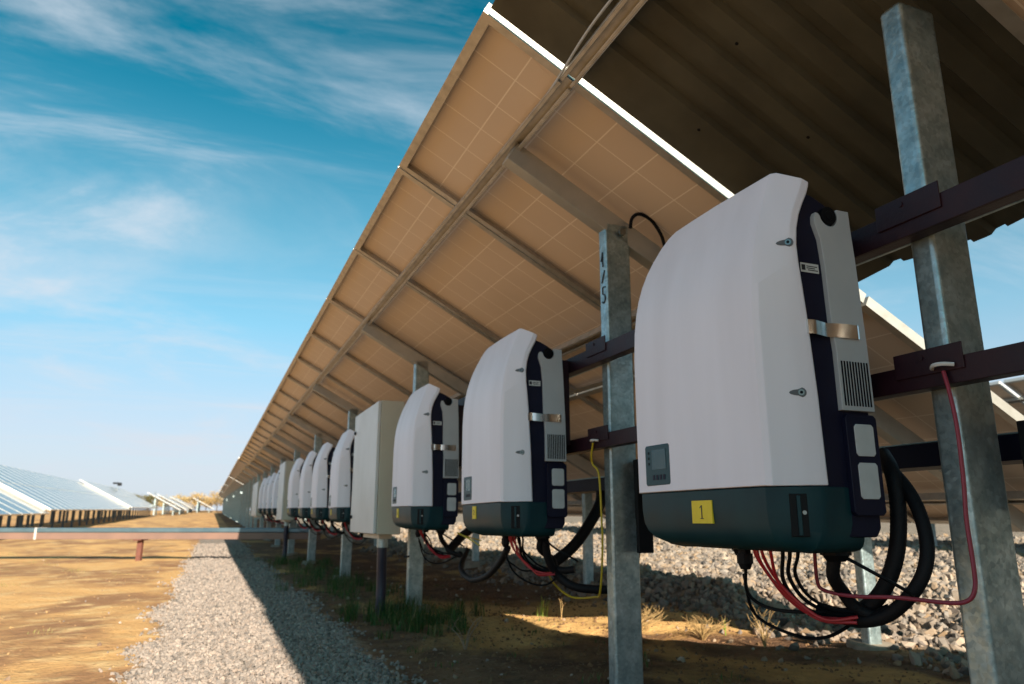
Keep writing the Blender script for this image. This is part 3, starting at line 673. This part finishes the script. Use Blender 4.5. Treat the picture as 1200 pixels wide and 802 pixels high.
# stickers: part of each, numbered where the photograph lets one read it
def sticker(u, y0, y1, z0, z1, txt, size):
    m = MB(); m.box(-.0012, .0035, y0 - .94, y1 - .94, z0 + .055, z1 + .055); s_ = m.build('sticker', M_YELLOW, u, smooth=False)
    if txt:
        yc, zc = (y0 + y1) / 2 - .94, (z0 + z1) / 2 + .055
        if txt == '1':
            m = MB(); m.box(-.0017, -.0012, yc - .0014, yc + .0014, zc - .011, zc + .012); m.box(-.0017, -.0012, yc - .0045, yc + .0045, zc - .0125, zc - .011)
            m.add([(-.0016, yc + .001, zc + .012), (-.0016, yc + .006, zc + .008), (-.0016, yc + .006, zc + .0062), (-.0016, yc + .001, zc + .009)], [(0, 1, 2, 3)]); m.build('number', M_INK, s_, smooth=False)
        else:
            Mt = Matrix(((0, 0, -1, -.0016), (-1, 0, 0, yc), (0, 1, 0, zc), (0, 0, 0, 1))); text_mesh(txt, size, M_INK, s_, 'number', Mt)
sticker(units[0], 1.129, 1.190, -.008, .033, '1', .034)
sticker(units[1], 1.215, 1.250, .002, .044, '2', .024)
sticker(units[2], 1.215, 1.250, .000, .042, '3', .024)
for u in units[3:7]: sticker(u, 1.215, 1.250, .000, .042, None, 0)

# ------------------------------------------------------------------ cable loops below each inverter
HA = [(.99, 1.002, -.06), (1.0, 1.02, -.095), (1.034, 1.035, -.125), (1.056, 1.033, -.15), (1.078, 1.015, -.162), (1.095, .995, -.152)]
HB = [(1.20, 1.10, .12), (1.16, 1.025, .093), (1.146, .978, .054), (1.132, .945, .008), (1.119, .928, -.044), (1.105, .93, -.088), (1.091, .952, -.127), (1.078, .991, -.160), (1.064, 1.039, -.173), (1.05, 1.083, -.166)]
HC = [(1.18, 1.05, .12), (1.14, .998, .08), (1.125, .982, .012), (1.11, .984, -.06), (1.095, 1.004, -.117), (1.08, 1.033, -.151), (1.065, 1.069, -.168), (1.05, 1.113, -.162)]
BL = [[(.925, 1.155, -.09), (.94, 1.175, -.129), (.96, 1.167, -.153), (.98, 1.123, -.162), (1.03, 1.061, -.159)],
      [(.93, 1.059, -.04), (.932, 1.062, -.062), (.952, 1.089, -.105), (.985, 1.094, -.143), (1.018, 1.08, -.164), (1.05, 1.035, -.168)],
      [(.93, 1.042, -.04), (.932, 1.045, -.062), (.953, 1.075, -.097), (.985, 1.082, -.135), (1.018, 1.069, -.156), (1.05, 1.034, -.164)],
      [(.93, 1.022, -.04), (.932, 1.026, -.062), (.952, 1.058, -.092), (.985, 1.071, -.128), (1.018, 1.058, -.151), (1.05, 1.033, -.158)],
      [(.928, 1.165, -.10), (.967, 1.19, -.174), (1.005, 1.135, -.205), (1.042, 1.091, -.205), (1.08, 1.047, -.17)],
      [(.992, 1.002, -.055), (1.02, .955, -.085), (1.07, .93, -.118), (1.09, .95, -.13)]]
RD = [[(.925, 1.127, -.04), (.928, 1.128, -.063), (.947, 1.122, -.096), (.975, 1.11, -.137), (1.002, 1.074, -.166), (1.04, 1.025, -.168)],
      [(.925, 1.108, -.04), (.928, 1.109, -.062), (.948, 1.111, -.095), (.975, 1.093, -.141), (1.002, 1.06, -.167), (1.04, 1.026, -.170)],
      [(.925, 1.086, -.04), (.928, 1.087, -.061), (.947, 1.097, -.106), (.975, 1.077, -.145), (1.002, 1.049, -.169), (1.04, 1.015, -.163)],
      [(.925, 1.120, -.04), (.930, 1.122, -.070), (.952, 1.118, -.106), (.982, 1.098, -.146), (1.008, 1.064, -.172), (1.04, 1.018, -.172)]]
def cable_set(y, jitter=0., loops=True):
    root = empty('cable_loop', (1.05, y, -.05 + lift(y)))
    def path(p): return [(a - 1.05 + random.uniform(-1, 1) * jitter, b_ - .94 + random.uniform(-1, 1) * jitter, c_ + .05 + random.uniform(-1, .3) * jitter) for a, b_, c_ in p]
    def corr(pts, r, name, material):
        P_ = spline(path(pts), 22); m = MB(); rings = []; Nn = None
        m2 = MB(); m2.tube(P_, r, 12, steps=0)
        for i in range(len(P_)):       # corrugation: every other ring slightly narrower
            if i % 2:
                c0 = P_[i]
                for k in range(12):
                    v = Vector(m2.v[i * 12 + k]); v = c0 + (v - c0) * .965; m2.v[i * 12 + k] = tuple(v)
        return m2.build(name, material, root)
    corr(HA, .0115, 'hose', M_HOSE)
    if loops: corr(HB, .0118, 'hose', M_HOSE); corr(HC, .0140, 'hose', M_HOSE)
    for k, p in enumerate(BL):
        m = MB(); m.tube(path(p), .0032 if k not in (1, 2) else .0036, 6); m.build('black_wire', M_BLACK, root)
    for p in RD:
        m = MB(); m.tube(path(p), .0030, 6); m.build('red_wire', M_RED, root)
    return root
GC = 'cable loops hanging below the inverters'
cl_names = ['hoses and red wires looping under the nearest inverter', 'hoses and red wires looping under the second inverter', 'hoses and red wires looping under the third inverter',
            'tangled wires under the inverter just beyond the beige cabinet', 'tangled wires under the second inverter past the beige cabinet', 'tangled wires under the third inverter past the beige cabinet', 'tangled wires under the inverter before the farther cabinet',
            'distant wires under the first inverter past the farther cabinet', 'distant wires under the second inverter past the farther cabinet', 'distant wires under the third inverter past the farther cabinet', 'distant wires under the farthest rounded inverter']
first = cable_set(.94); tag(first, cl_names[0], 'cables', GC)
second = cable_set(2.16, .006, False); tag(second, cl_names[1], 'cables', GC)
third = cable_set(3.31, .008, False); tag(third, cl_names[2], 'cables', GC)
for i, (yy, _) in enumerate(inv_spots[3:]):
    c_ = copy_tree((second, third)[i % 2]); c_.location = (1.05, yy, -.05 + lift(yy)); tag(c_, cl_names[3 + i], 'cables', GC)
# single cables
def cable(name, pts, r, material, label, cat='cable', n=8):
    m = MB(); m.tube(pts, r, n); o = m.build(name, material); tag(o, label, cat); return o
cable('thin_cable', [(1.094, .835, .235), (1.088, .825, .198), (1.082, .816, .141), (1.076, .813, .062), (1.070, .813, -.002), (1.062, .806, -.064), (1.052, .801, -.099), (1.045, .810, -.117), (1.035, .836, -.122), (1.028, .921, -.122), (1.021, 1.001, -.127), (1.014, 1.058, -.122), (1.007, 1.066, -.105), (1.0, 1.058, -.045)], .0033, M_REDDULL, 'dull red wire hanging down the right post and across to the nearest inverter')
cable('thin_cable', [(1.093, 2.053, .232), (1.100, 2.080, .193), (1.110, 2.090, .167), (1.118, 2.068, .137), (1.122, 2.066, .022), (1.125, 2.070, -.084), (1.14, 2.12, -.218), (1.17, 2.22, -.245), (1.15, 2.34, -.255), (1.11, 2.38, -.22), (1.05, 2.32, -.17)], .0032, M_YEL, 'yellow wire hanging from the lower rail beside the post with pen marks')
cable('thin_cable', [(1.2, 3.40, -.10), (1.12, 3.45, -.075), (1.02, 3.2, -.06), (1.0, 2.95, -.085), (.98, 2.80, -.10)], .003, M_YEL, 'yellow wire between the second and third inverters')
cable('thick_hose', [(1.33, 2.44, .12), (1.30, 2.40, .055), (1.25, 2.396, -.02), (1.2, 2.42, -.093), (1.13, 2.44, -.15)], .020, M_HOSE, 'thick black hose slanting down behind the second inverter', 'hose', 12)
cable('thick_hose', [(1.30, 3.70, .06), (1.25, 3.688, -.041), (1.2, 3.715, -.092), (1.13, 3.70, -.16)], .022, M_HOSE, 'thick black hose slanting down behind the third inverter', 'hose', 12)
cable('thick_hose', [(.998, 2.22, -.06), (1.02, 2.24, -.124), (1.06, 2.25, -.18), (1.12, 2.20, -.215), (1.26, 2.16, -.20), (1.33, 2.20, -.05), (1.34, 2.22, .11)], .0135, M_HOSE, 'black hose sagging from the second inverter towards the near post', 'hose', 12)
cable('thick_hose', [(.93, 2.37, -.095), (.95, 2.50, -.15), (.98, 2.72, -.21), (1.03, 3.05, -.245), (1.1, 3.4, -.22), (1.2, 3.6, -.15)], .0115, M_HOSE, 'black hose sagging low between the second and third inverters', 'hose', 12)

# ------------------------------------------------------------------ rails, clamps, tray behind the posts
def rail(z0, z1, y0, y1, label, clamps):
    root = empty('mounting_rail', (1.1, y0, z0)); tag(root, label, 'rail', 'maroon mounting rails')
    m = MB(); L_ = y1 - y0; h = z1 - z0
    m.box(0, .004, 0, L_, 0, h); m.box(.004, .036, 0, L_, h - .004, h); m.box(.004, .036, 0, L_, 0, .004); m.build('channel', M_RAIL, root, bevel=.001)
    for yc in clamps:
        m = MB(); m.box(-.0035, -.0006, yc - .075 - y0, yc + .055 - y0, h * .5, h + .022)
        cp = m.build('clamp_plate', M_RAIL, root, bevel=.001)
        m = MB(); m.cyl((-.0035, yc - y0 + .0, h + .008), (-1, 0, 0), .005, .002, 6); m.build('bolt', M_RAIL, cp)
    return root
rail(.486, .538, -1.2, 2.75, 'upper maroon rail carrying the two nearest inverters', (.875, 2.04))
rail(.214, .257, -1.2, 2.75, 'lower maroon rail behind the two nearest inverters', (.875, 2.04))
for (a, b_, l1, l2) in ((2.80, 10.0, 'upper maroon rail behind the third inverter and beige cabinet', 'lower maroon rail behind the third inverter and beige cabinet'), (10.1, 19.5, 'upper maroon rail at the far end behind the distant inverters', 'lower maroon rail at the far end behind the distant inverters')):
    rail(.486 + lift((a + b_) / 2), .538 + lift((a + b_) / 2), a, b_, l1, (4.6, 7.12, 9.64) if a < 5 else (12.2, 14.7, 17.2))
    rail(.214 + lift((a + b_) / 2), .257 + lift((a + b_) / 2), a, b_, l2, (4.6, 7.12, 9.64) if a < 5 else (12.2, 14.7, 17.2))
for (x, y, z, lab) in ((1.094, .835, .243, 'grey wire clip on the lower rail at the right post'), (1.094, 2.04, .236, 'grey wire clip on the lower rail at the pen-marked post')):
    m = MB(); m.tube([(x, y - .02, z), (x - .012, y - .008, z + .002), (x - .012, y + .008, z + .002), (x, y + .02, z)], .0035, 6); o = m.build('wire_clip', M_PAPER); tag(o, lab, 'clip')
for (z, lab) in ((.548, 'upper galvanised pipe running behind the posts at the right'), (.262, 'lower galvanised pipe running behind the posts at the right')):
    m = MB(); m.tube([(1.262, -1.2, z), (1.262, 2.75, z)], .011, 10, steps=1); o = m.build('pipe', M_ZINC); tag(o, lab, 'pipe')
# cable tray behind posts
root = empty('cable_tray', (1.30, -1.2, .10)); tag(root, 'dark steel cable tray running low behind the posts', 'cable tray')
m = MB(); m.box(0, .003, 0, 11, 0, .045); m.box(.097, .1, 0, 11, 0, .045); m.box(.003, .097, 0, 11, 0, .003); m.build('trough', M_NAVY, root, bevel=.0008)
m = MB(); m.box(-.001, .101, 0, 11,   .0455, .0485); m.build('lid', M_LID, root, bevel=.0008)
for yy in (2.0, 3.28, 5.8, 8.3):
    m = MB(); m.box(-.058, -.002, yy, yy + .03, -.09, .06); m.build('hanger', M_BLACK, root, bevel=.002)
# black channel hooked to the side of the pen-marked post
m = MB(); m.box(0, .05, 0, .018, 0, .235); m.box(.006, .06, .004, .03, .10, .28)
o = m.build('cable_channel', M_BLACK, bevel=.002, loc=(1.205, 1.985, -.10)); tag(o, 'black upright cable channel against the pen-marked post', 'cable channel')
# pen marks on the post: 1 / 5 one under another
Mt = lambda y, z: Matrix(((0, 0, -1, 1.1388), (-1, 0, 0, y), (0, 1, 0, z), (0, 0, 0, 1)))
hand = MB()
def stroke(pts, r=.0022): hand.tube([(1.1392, 2.040 - a, b_) for a, b_ in pts], r, 5, steps=4)
stroke([(-.010, .835), (-.002, .862), (-.001, .86), (.0, .815)])
stroke([(.010, .800), (-.010, .760)])
stroke([(.012, .742), (-.004, .744), (-.006, .722), (.006, .716), (.009, .700), (-.002, .690), (-.010, .696)])
o = hand.build('pen_mark', M_INK); 
o.parent = t1; o.matrix_parent_inverse = (Matrix.Translation((.5705, 1.64, 1.3456)) @ Matrix.Rotation(math.atan(.012), 4, 'X')).inverted()

o = cable('cable_tie', [(1.225, 1.998, .95), (1.232, 1.995, .985), (1.255, 1.985, 1.0), (1.30, 1.985, .985), (1.34, 1.99, .94), (1.36, 2.0, .90)], .006, M_BLACK, 'black cable bowed over the rafter above the pen-marked post')
m = MB(); m.cyl((1.20, 2.012, .935), (0, -1, 0), .012, .008, 12); o = m.build('rafter_bolt', M_SCREW); tag(o, 'round bolt head on the rafter above the pen-marked post', 'bolt')
# ------------------------------------------------------------------ cabinets
def cabinet(y, w, lab, z0=-.1, z1=.655, pipe=True, x0=.845, x1=1.0):
    dz = lift(y); root = empty('cabinet', (x0, y, z0 + dz)); tag(root, lab, 'cabinet', 'electrical cabinets in the inverter row')
    H = z1 - z0; D = x1 - x0
    m = MB(); m.box(.02, D, 0, w, 0, H); m.build('housing', M_BEIGE, root, bevel=.004)
    m = MB(); m.box(0, .0185, .003, w - .003, .004, H - .004); dr = m.build('door', M_DOORB, root, bevel=.004)
    for zz_ in (H * .13, H * .84):
        m = MB(); m.cyl((-.0005, w - .05, zz_), (-1, 0, 0), .012, .006, 14); m.box(-.012, -.006, w - .053, w - .047, zz_ - .009, zz_ + .009); m.build('lock', M_BLACK, dr)
    m = MB(); m.box(.05, D - .03, .08, w - .2, -.025, -.0005); m.build('gland_plate', M_BEIGE, root, bevel=.002)
    for yb_ in (.1, w - .14):
        m = MB(); m.box(D, 1.098 - x0, yb_, yb_ + .04, H * .3, H * .9); m.build('wall_bracket', M_RAIL, root)
    return root
cabinet(4.20, .75, 'big beige cabinet with a pale door, between the third and fourth inverters')
cabinet(10.15, .80, 'farther beige cabinet beyond the fourth inverter past the first cabinet')
cabinet(16.2, 1.9, 'most distant wide grey cabinet in the inverter row', z1=.60)
for (y, lab) in ((4.34, 'thick navy hose dropping from the big beige cabinet to the ground'), (10.3, 'thick navy hose dropping from the farther beige cabinet')):
    gg = float(gz(.93, y)); m = MB(); m.tube([(.93, y, -.125 + lift(y)), (.93, y, -.20), (.935, y + .01, -.36), (.93, y - .005, gg - .05)], .028, 14); root = m.build('ground_conduit', M_BLUEHOSE); tag(root, lab, 'hose')
    m = MB(); m.cyl((.93, y, -.175 + lift(y)), (0, 0, 1), .032, .05, 14); c_ = m.build('collar', M_ZINC, root)
cable('post_strap', [(1.132, 4.52, -.22), (1.128, 4.58, -.225), (1.13, 4.60, -.225), (1.19, 4.60, -.225)], .006, M_BLACK, 'black strap round the post behind the navy hose', 'strap')

# ------------------------------------------------------------------ cable tray crossing the path
d = Vector((math.cos(.3797), -math.sin(.3797), 0)); ang = -.3797
root = empty('cable_bridge', (-.83, 11.15, -.26)); root.rotation_euler = (0, 0, ang); tag(root, 'long low metal cable tray crossing the path on rusty legs', 'cable tray')
m = MB(); m.box(-9, 2.35, -.10, .10, 0, .085); m.build('trough', M_TRAYSIDE, root, bevel=.004)
m = MB(); m.box(-9.02, 2.37, -.108, .108, .0865, .145); m.build('lid', M_TRAY, root, bevel=.012)
for k in range(-3, 1):
    m = MB(); m.box(k * 2.9 - .03, k * 2.9 + .03, -.03, .03, -.36 , -.002); m.box(k * 2.9 - .05, k * 2.9 + .05, -.1, .1, -.014, -.001); m.build('leg', M_RUST, root, bevel=.003)
for xx in (-1.34, -6.0):
    m = MB(); m.box(xx - .014, xx + .014, -.112, .112, -.003, .149); m.build('strap', M_STRAPW, root, bevel=.003)

# ------------------------------------------------------------------ camera mast in the far left field
root = empty('pole', (-6.32, 60, float(gz(-6.3, 60)))); tag(root, 'thin mast with a small dark lamp head above the left panels', 'lamp mast')
hz_ = 2.42 - float(gz(-6.3, 60)); m = MB(); m.cyl((0, 0, 0), (0, 0, 1), .03, hz_, 8, r2=.02); m.build('mast', M_ZINC, root)
m = MB(); m.box(-.35, .05, -.08, .08, hz_, hz_ + .12); m.box(-.05, .22, -.1, .1, hz_ - .12, hz_ + .10); m.build('lamp_head', M_BLACK, root, bevel=.03)

# ------------------------------------------------------------------ trees along the horizon
def leaf_mat(name, cols):
    return stone_mat(name, cols, .8)
LEAF = [leaf_mat('autumn_leaves', [(.38, .27, .11), (.46, .34, .16), (.28, .21, .10)]), leaf_mat('olive_leaves', [(.10, .10, .04), (.16, .13, .05), (.07, .08, .03)]), leaf_mat('orange_leaves', [(.40, .26, .11), (.48, .35, .16), (.32, .21, .10)])]
def tree(x, y, h, w, lm, label, seed):
    r_ = np.random.default_rng(seed); g = float(gz(x, y)); root = empty('tree', (x, y, g)); tag(root, label, 'tree', 'trees on the horizon')
    m = MB(); m.tube([(0, 0, -.1), (.05, 0, h * .3), (-.03, .05, h * .62), (0, 0, h * .85)], .09 * h / 4, 7, taper=.02)
    for k in range(6):
        a = r_.random() * 6.28; z = h * (.25 + .1 * k); m.tube([(0, 0, z), (math.cos(a) * w * .25, math.sin(a) * w * .25, z + h * .12), (math.cos(a) * w * .42, math.sin(a) * w * .42, z + h * .2)], .035, 5, taper=.01)
    m.build('trunk', M_BARK, root)
    n = 1500; cl = r_.normal(size=(16, 3)); cl /= np.linalg.norm(cl, axis=1)[:, None]; cl = cl * (r_.random((16, 1)) ** .4) * [w * .42, w * .42, h * .32] + [0, 0, h * .58]
    P_ = cl[r_.integers(0, 16, n)] + r_.normal(size=(n, 3)) * [w * .11, w * .11, h * .085]
    s_ = .06 + .09 * r_.random((n, 1)); A = r_.normal(size=(n, 3)); A /= np.linalg.norm(A, axis=1)[:, None]; B = np.cross(A, r_.normal(size=(n, 3))); B /= np.linalg.norm(B, axis=1)[:, None]
    V = np.stack([P_ - A * s_, P_ + B * s_ * .6, P_ + A * s_, P_ - B * s_ * .6], 1).reshape(-1, 3)
    me = bpy.data.meshes.new('crown'); np_mesh(me, V, np.arange(4 * n).reshape(-1, 4)); me.materials.append(lm); o = bpy.data.objects.new('crown', me); COL.objects.link(o); o.parent = root
tr_ = [(-24, 150, 2.6, 4, 1), (-17.5, 152, 3.2, 3.5, 1), (-13.0, 150, 3.0, 3, 1), (-10.6, 149, 2.9, 3, 1), (-8.0, 151, 2.7, 4, 0), (-5.4, 150, 2.8, 4.4, 0), (-2.9, 148, 3.2, 4, 2), (-1.0, 151, 3.0, 4.2, 0), (.9, 149, 3.6, 4.4, 2), (2.6, 146, 4.6, 4.8, 0), (5.0, 150, 4.2, 5, 2), (8.5, 152, 4.0, 5, 0)]
names = ['dark olive treetop farthest left above the panels', 'small olive tree left of the lamp mast', 'first of two small olive treetops above the left panels', 'second of two small olive treetops above the left panels', 'low ochre bush behind the short bright panels', 'ochre tree behind the pale distant panels', 'orange tree left of the middle of the gap between rows', 'ochre tree in the middle of the gap between rows', 'orange tree right of the middle gap', 'tallest yellow autumn tree, right beside the end of the near row', 'orange tree partly behind the end of the near row', 'ochre tree hidden mostly by the near row posts']
for i, ((x, y, h, w, k), lb_) in enumerate(zip(tr_, names)): tree(x, y, h, w, LEAF[k], lb_, 50 + i)

# ------------------------------------------------------------------ grass, weeds, twigs
def blades(spots, name, cols, label, cat='grass'):
    V, F = [], []
    for (cx0, cy0, rad, n, h) in spots:
        for _ in range(n):
            a = random.random() * 6.28; r_ = rad * math.sqrt(random.random()); x, y = cx0 + math.cos(a) * r_, cy0 + math.sin(a) * r_
            z = float(gz(x, y)) - .003; hh = h * random.uniform(.45, 1.15); b_ = random.random() * 6.28; bend = random.uniform(.1, .6) * hh; w = random.uniform(.0010, .0021)
            dx, dy = math.cos(b_), math.sin(b_); o = len(V)
            for (tt, ww) in ((0, 1), (.4, .9), (.75, .6)):
                bx, by, bz = x + dx * bend * tt * tt, y + dy * bend * tt * tt, z + hh * tt * (1 - .15 * tt)
                V.append((bx - dy * w * ww, by + dx * w * ww, bz)); V.append((bx + dy * w * ww, by - dx * w * ww, bz))
            V.append((x + dx * bend, y + dy * bend, z + hh * .85)); V.append((x + dx * bend + .0003, y + dy * bend, z + hh * .85))
            F += [(o, o + 1, o + 3, o + 2), (o + 2, o + 3, o + 5, o + 4), (o + 4, o + 5, o + 7, o + 6)]
    me = bpy.data.meshes.new(name); np_mesh(me, np.array(V), np.array(F)); me.materials.append(stone_mat(name + '_blades', cols, .6)); o = bpy.data.objects.new(name, me); COL.objects.link(o)
    tag(o, label, cat, kind='stuff'); return o
G_COL = [(.026, .075, .014), (.048, .12, .02), (.02, .05, .012), (.08, .12, .03), (.22, .16, .07)]
blades([(.92 + random.gauss(0, .16) + k * .004, 3.95 + random.gauss(0, .30) + k * .004, .042, 46, random.uniform(.05, .14)) for k in range(52)], 'grass_patch', G_COL, 'dark green grass growing round the foot of the post by the navy hose')
blades([(1.02 + random.gauss(0, .17), random.uniform(5.2, 10.5), .055, 30, random.uniform(.06, .14)) for _ in range(110)], 'grass_patch', G_COL, 'loose green grass around the farther post footings')
blades([(.75 + random.random() * 1.6, 2.0 + random.random() * 4, .06, 14, .03) for _ in range(40)], 'weeds', G_COL, 'tiny weeds sprouting over the shaded soil', 'weeds')
blades([(random.uniform(-5, -.5), random.uniform(3, 16), .09, 22, .025) for _ in range(50)], 'weeds', [(.16, .17, .05), (.25, .2, .08)], 'tiny dry weeds dotted over the sunlit sand', 'weeds')
def stalk_plant(name, x, y, n, h, spread, material, label, cat, r=.0016, leaf=None):
    g = float(gz(x, y)); root = empty(name, (x, y, g)); tag(root, label, cat); m = MB(); lf = MB()
    for k in range(n):
        a = random.random() * 6.28; s_ = spread * random.uniform(.3, 1); hh = h * random.uniform(.6, 1.1)
        p = [(0, 0, -.01), (math.cos(a) * s_ * .3, math.sin(a) * s_ * .3, hh * .45), (math.cos(a) * s_ * .8, math.sin(a) * s_ * .8, hh * .8), (math.cos(a + .3) * s_, math.sin(a + .3) * s_, hh)]
        m.tube(p, r, 5, steps=3, taper=r * .4)
        if random.random() < .6:
            q = Vector(p[2]); m.tube([q, q + Vector((random.uniform(-.03, .03), random.uniform(-.03, .03), .025))], r * .6, 4, steps=1, taper=r * .3)
        if leaf:
            for t_ in (1, 2, 3):
                q = Vector(p[t_]); a2 = random.random() * 6.28; u = Vector((math.cos(a2), math.sin(a2), .4)) * .022; w_ = Vector((-math.sin(a2), math.cos(a2), 0)) * .007
                lf.add([q, q + u * .5 + w_, q + u, q + u * .5 - w_], [(0, 1, 2, 3)])
    m.build('stem', material, root)
    if leaf: lf.build('leaf', leaf, root, smooth=False)
    return root
M_LEAFG = mat('fresh_leaf', (.16, .30, .03), .5)
stalk_plant('dry_twig', 1.03, 3.10, 6, .15, .13, M_TWIG, 'pale bare branching twig on the dark soil left of the pen-marked post', 'twig', .0026)
stalk_plant('dry_weed', 1.95, 3.28, 80, .12, .16, M_STRAW, 'thick tuft of dry straw just right of the pen-marked post', 'dry grass')
stalk_plant('dry_weed', 2.15, 3.02, 44, .10, .13, M_STRAW, 'smaller straw tuft in front of the shaded stones', 'dry grass')
stalk_plant('dry_weed', 2.25, 2.72, 16, .17, .09, M_STRAW, 'leaning dry stalks under the nearest inverter', 'dry grass')
stalk_plant('dry_weed', 1.78, 3.75, 3, .11, .03, M_STRAW, 'two dry stalks left of the pen-marked post', 'dry grass')
stalk_plant('seedling', 2.30, 3.05, 2, .07, .02, M_LEAFG, 'small yellow green seedling beside the straw under the nearest inverter', 'plant', leaf=M_LEAFG)
gs = blades([(1.80, 4.05, .035, 26, .12)], 'grass_tuft', [(.2, .32, .05), (.3, .38, .08)], 'bright green tuft standing in the strip of sunlight'); 
del gs['kind']; gs['category'] = 'grass tuft'

# ------------------------------------------------------------------ lift everything onto z = 0 ground
for o in scene.objects:
    if o.parent is None and o.type in {'MESH', 'EMPTY'}: o.location.z += GROUND
bpy.context.view_layer.update()
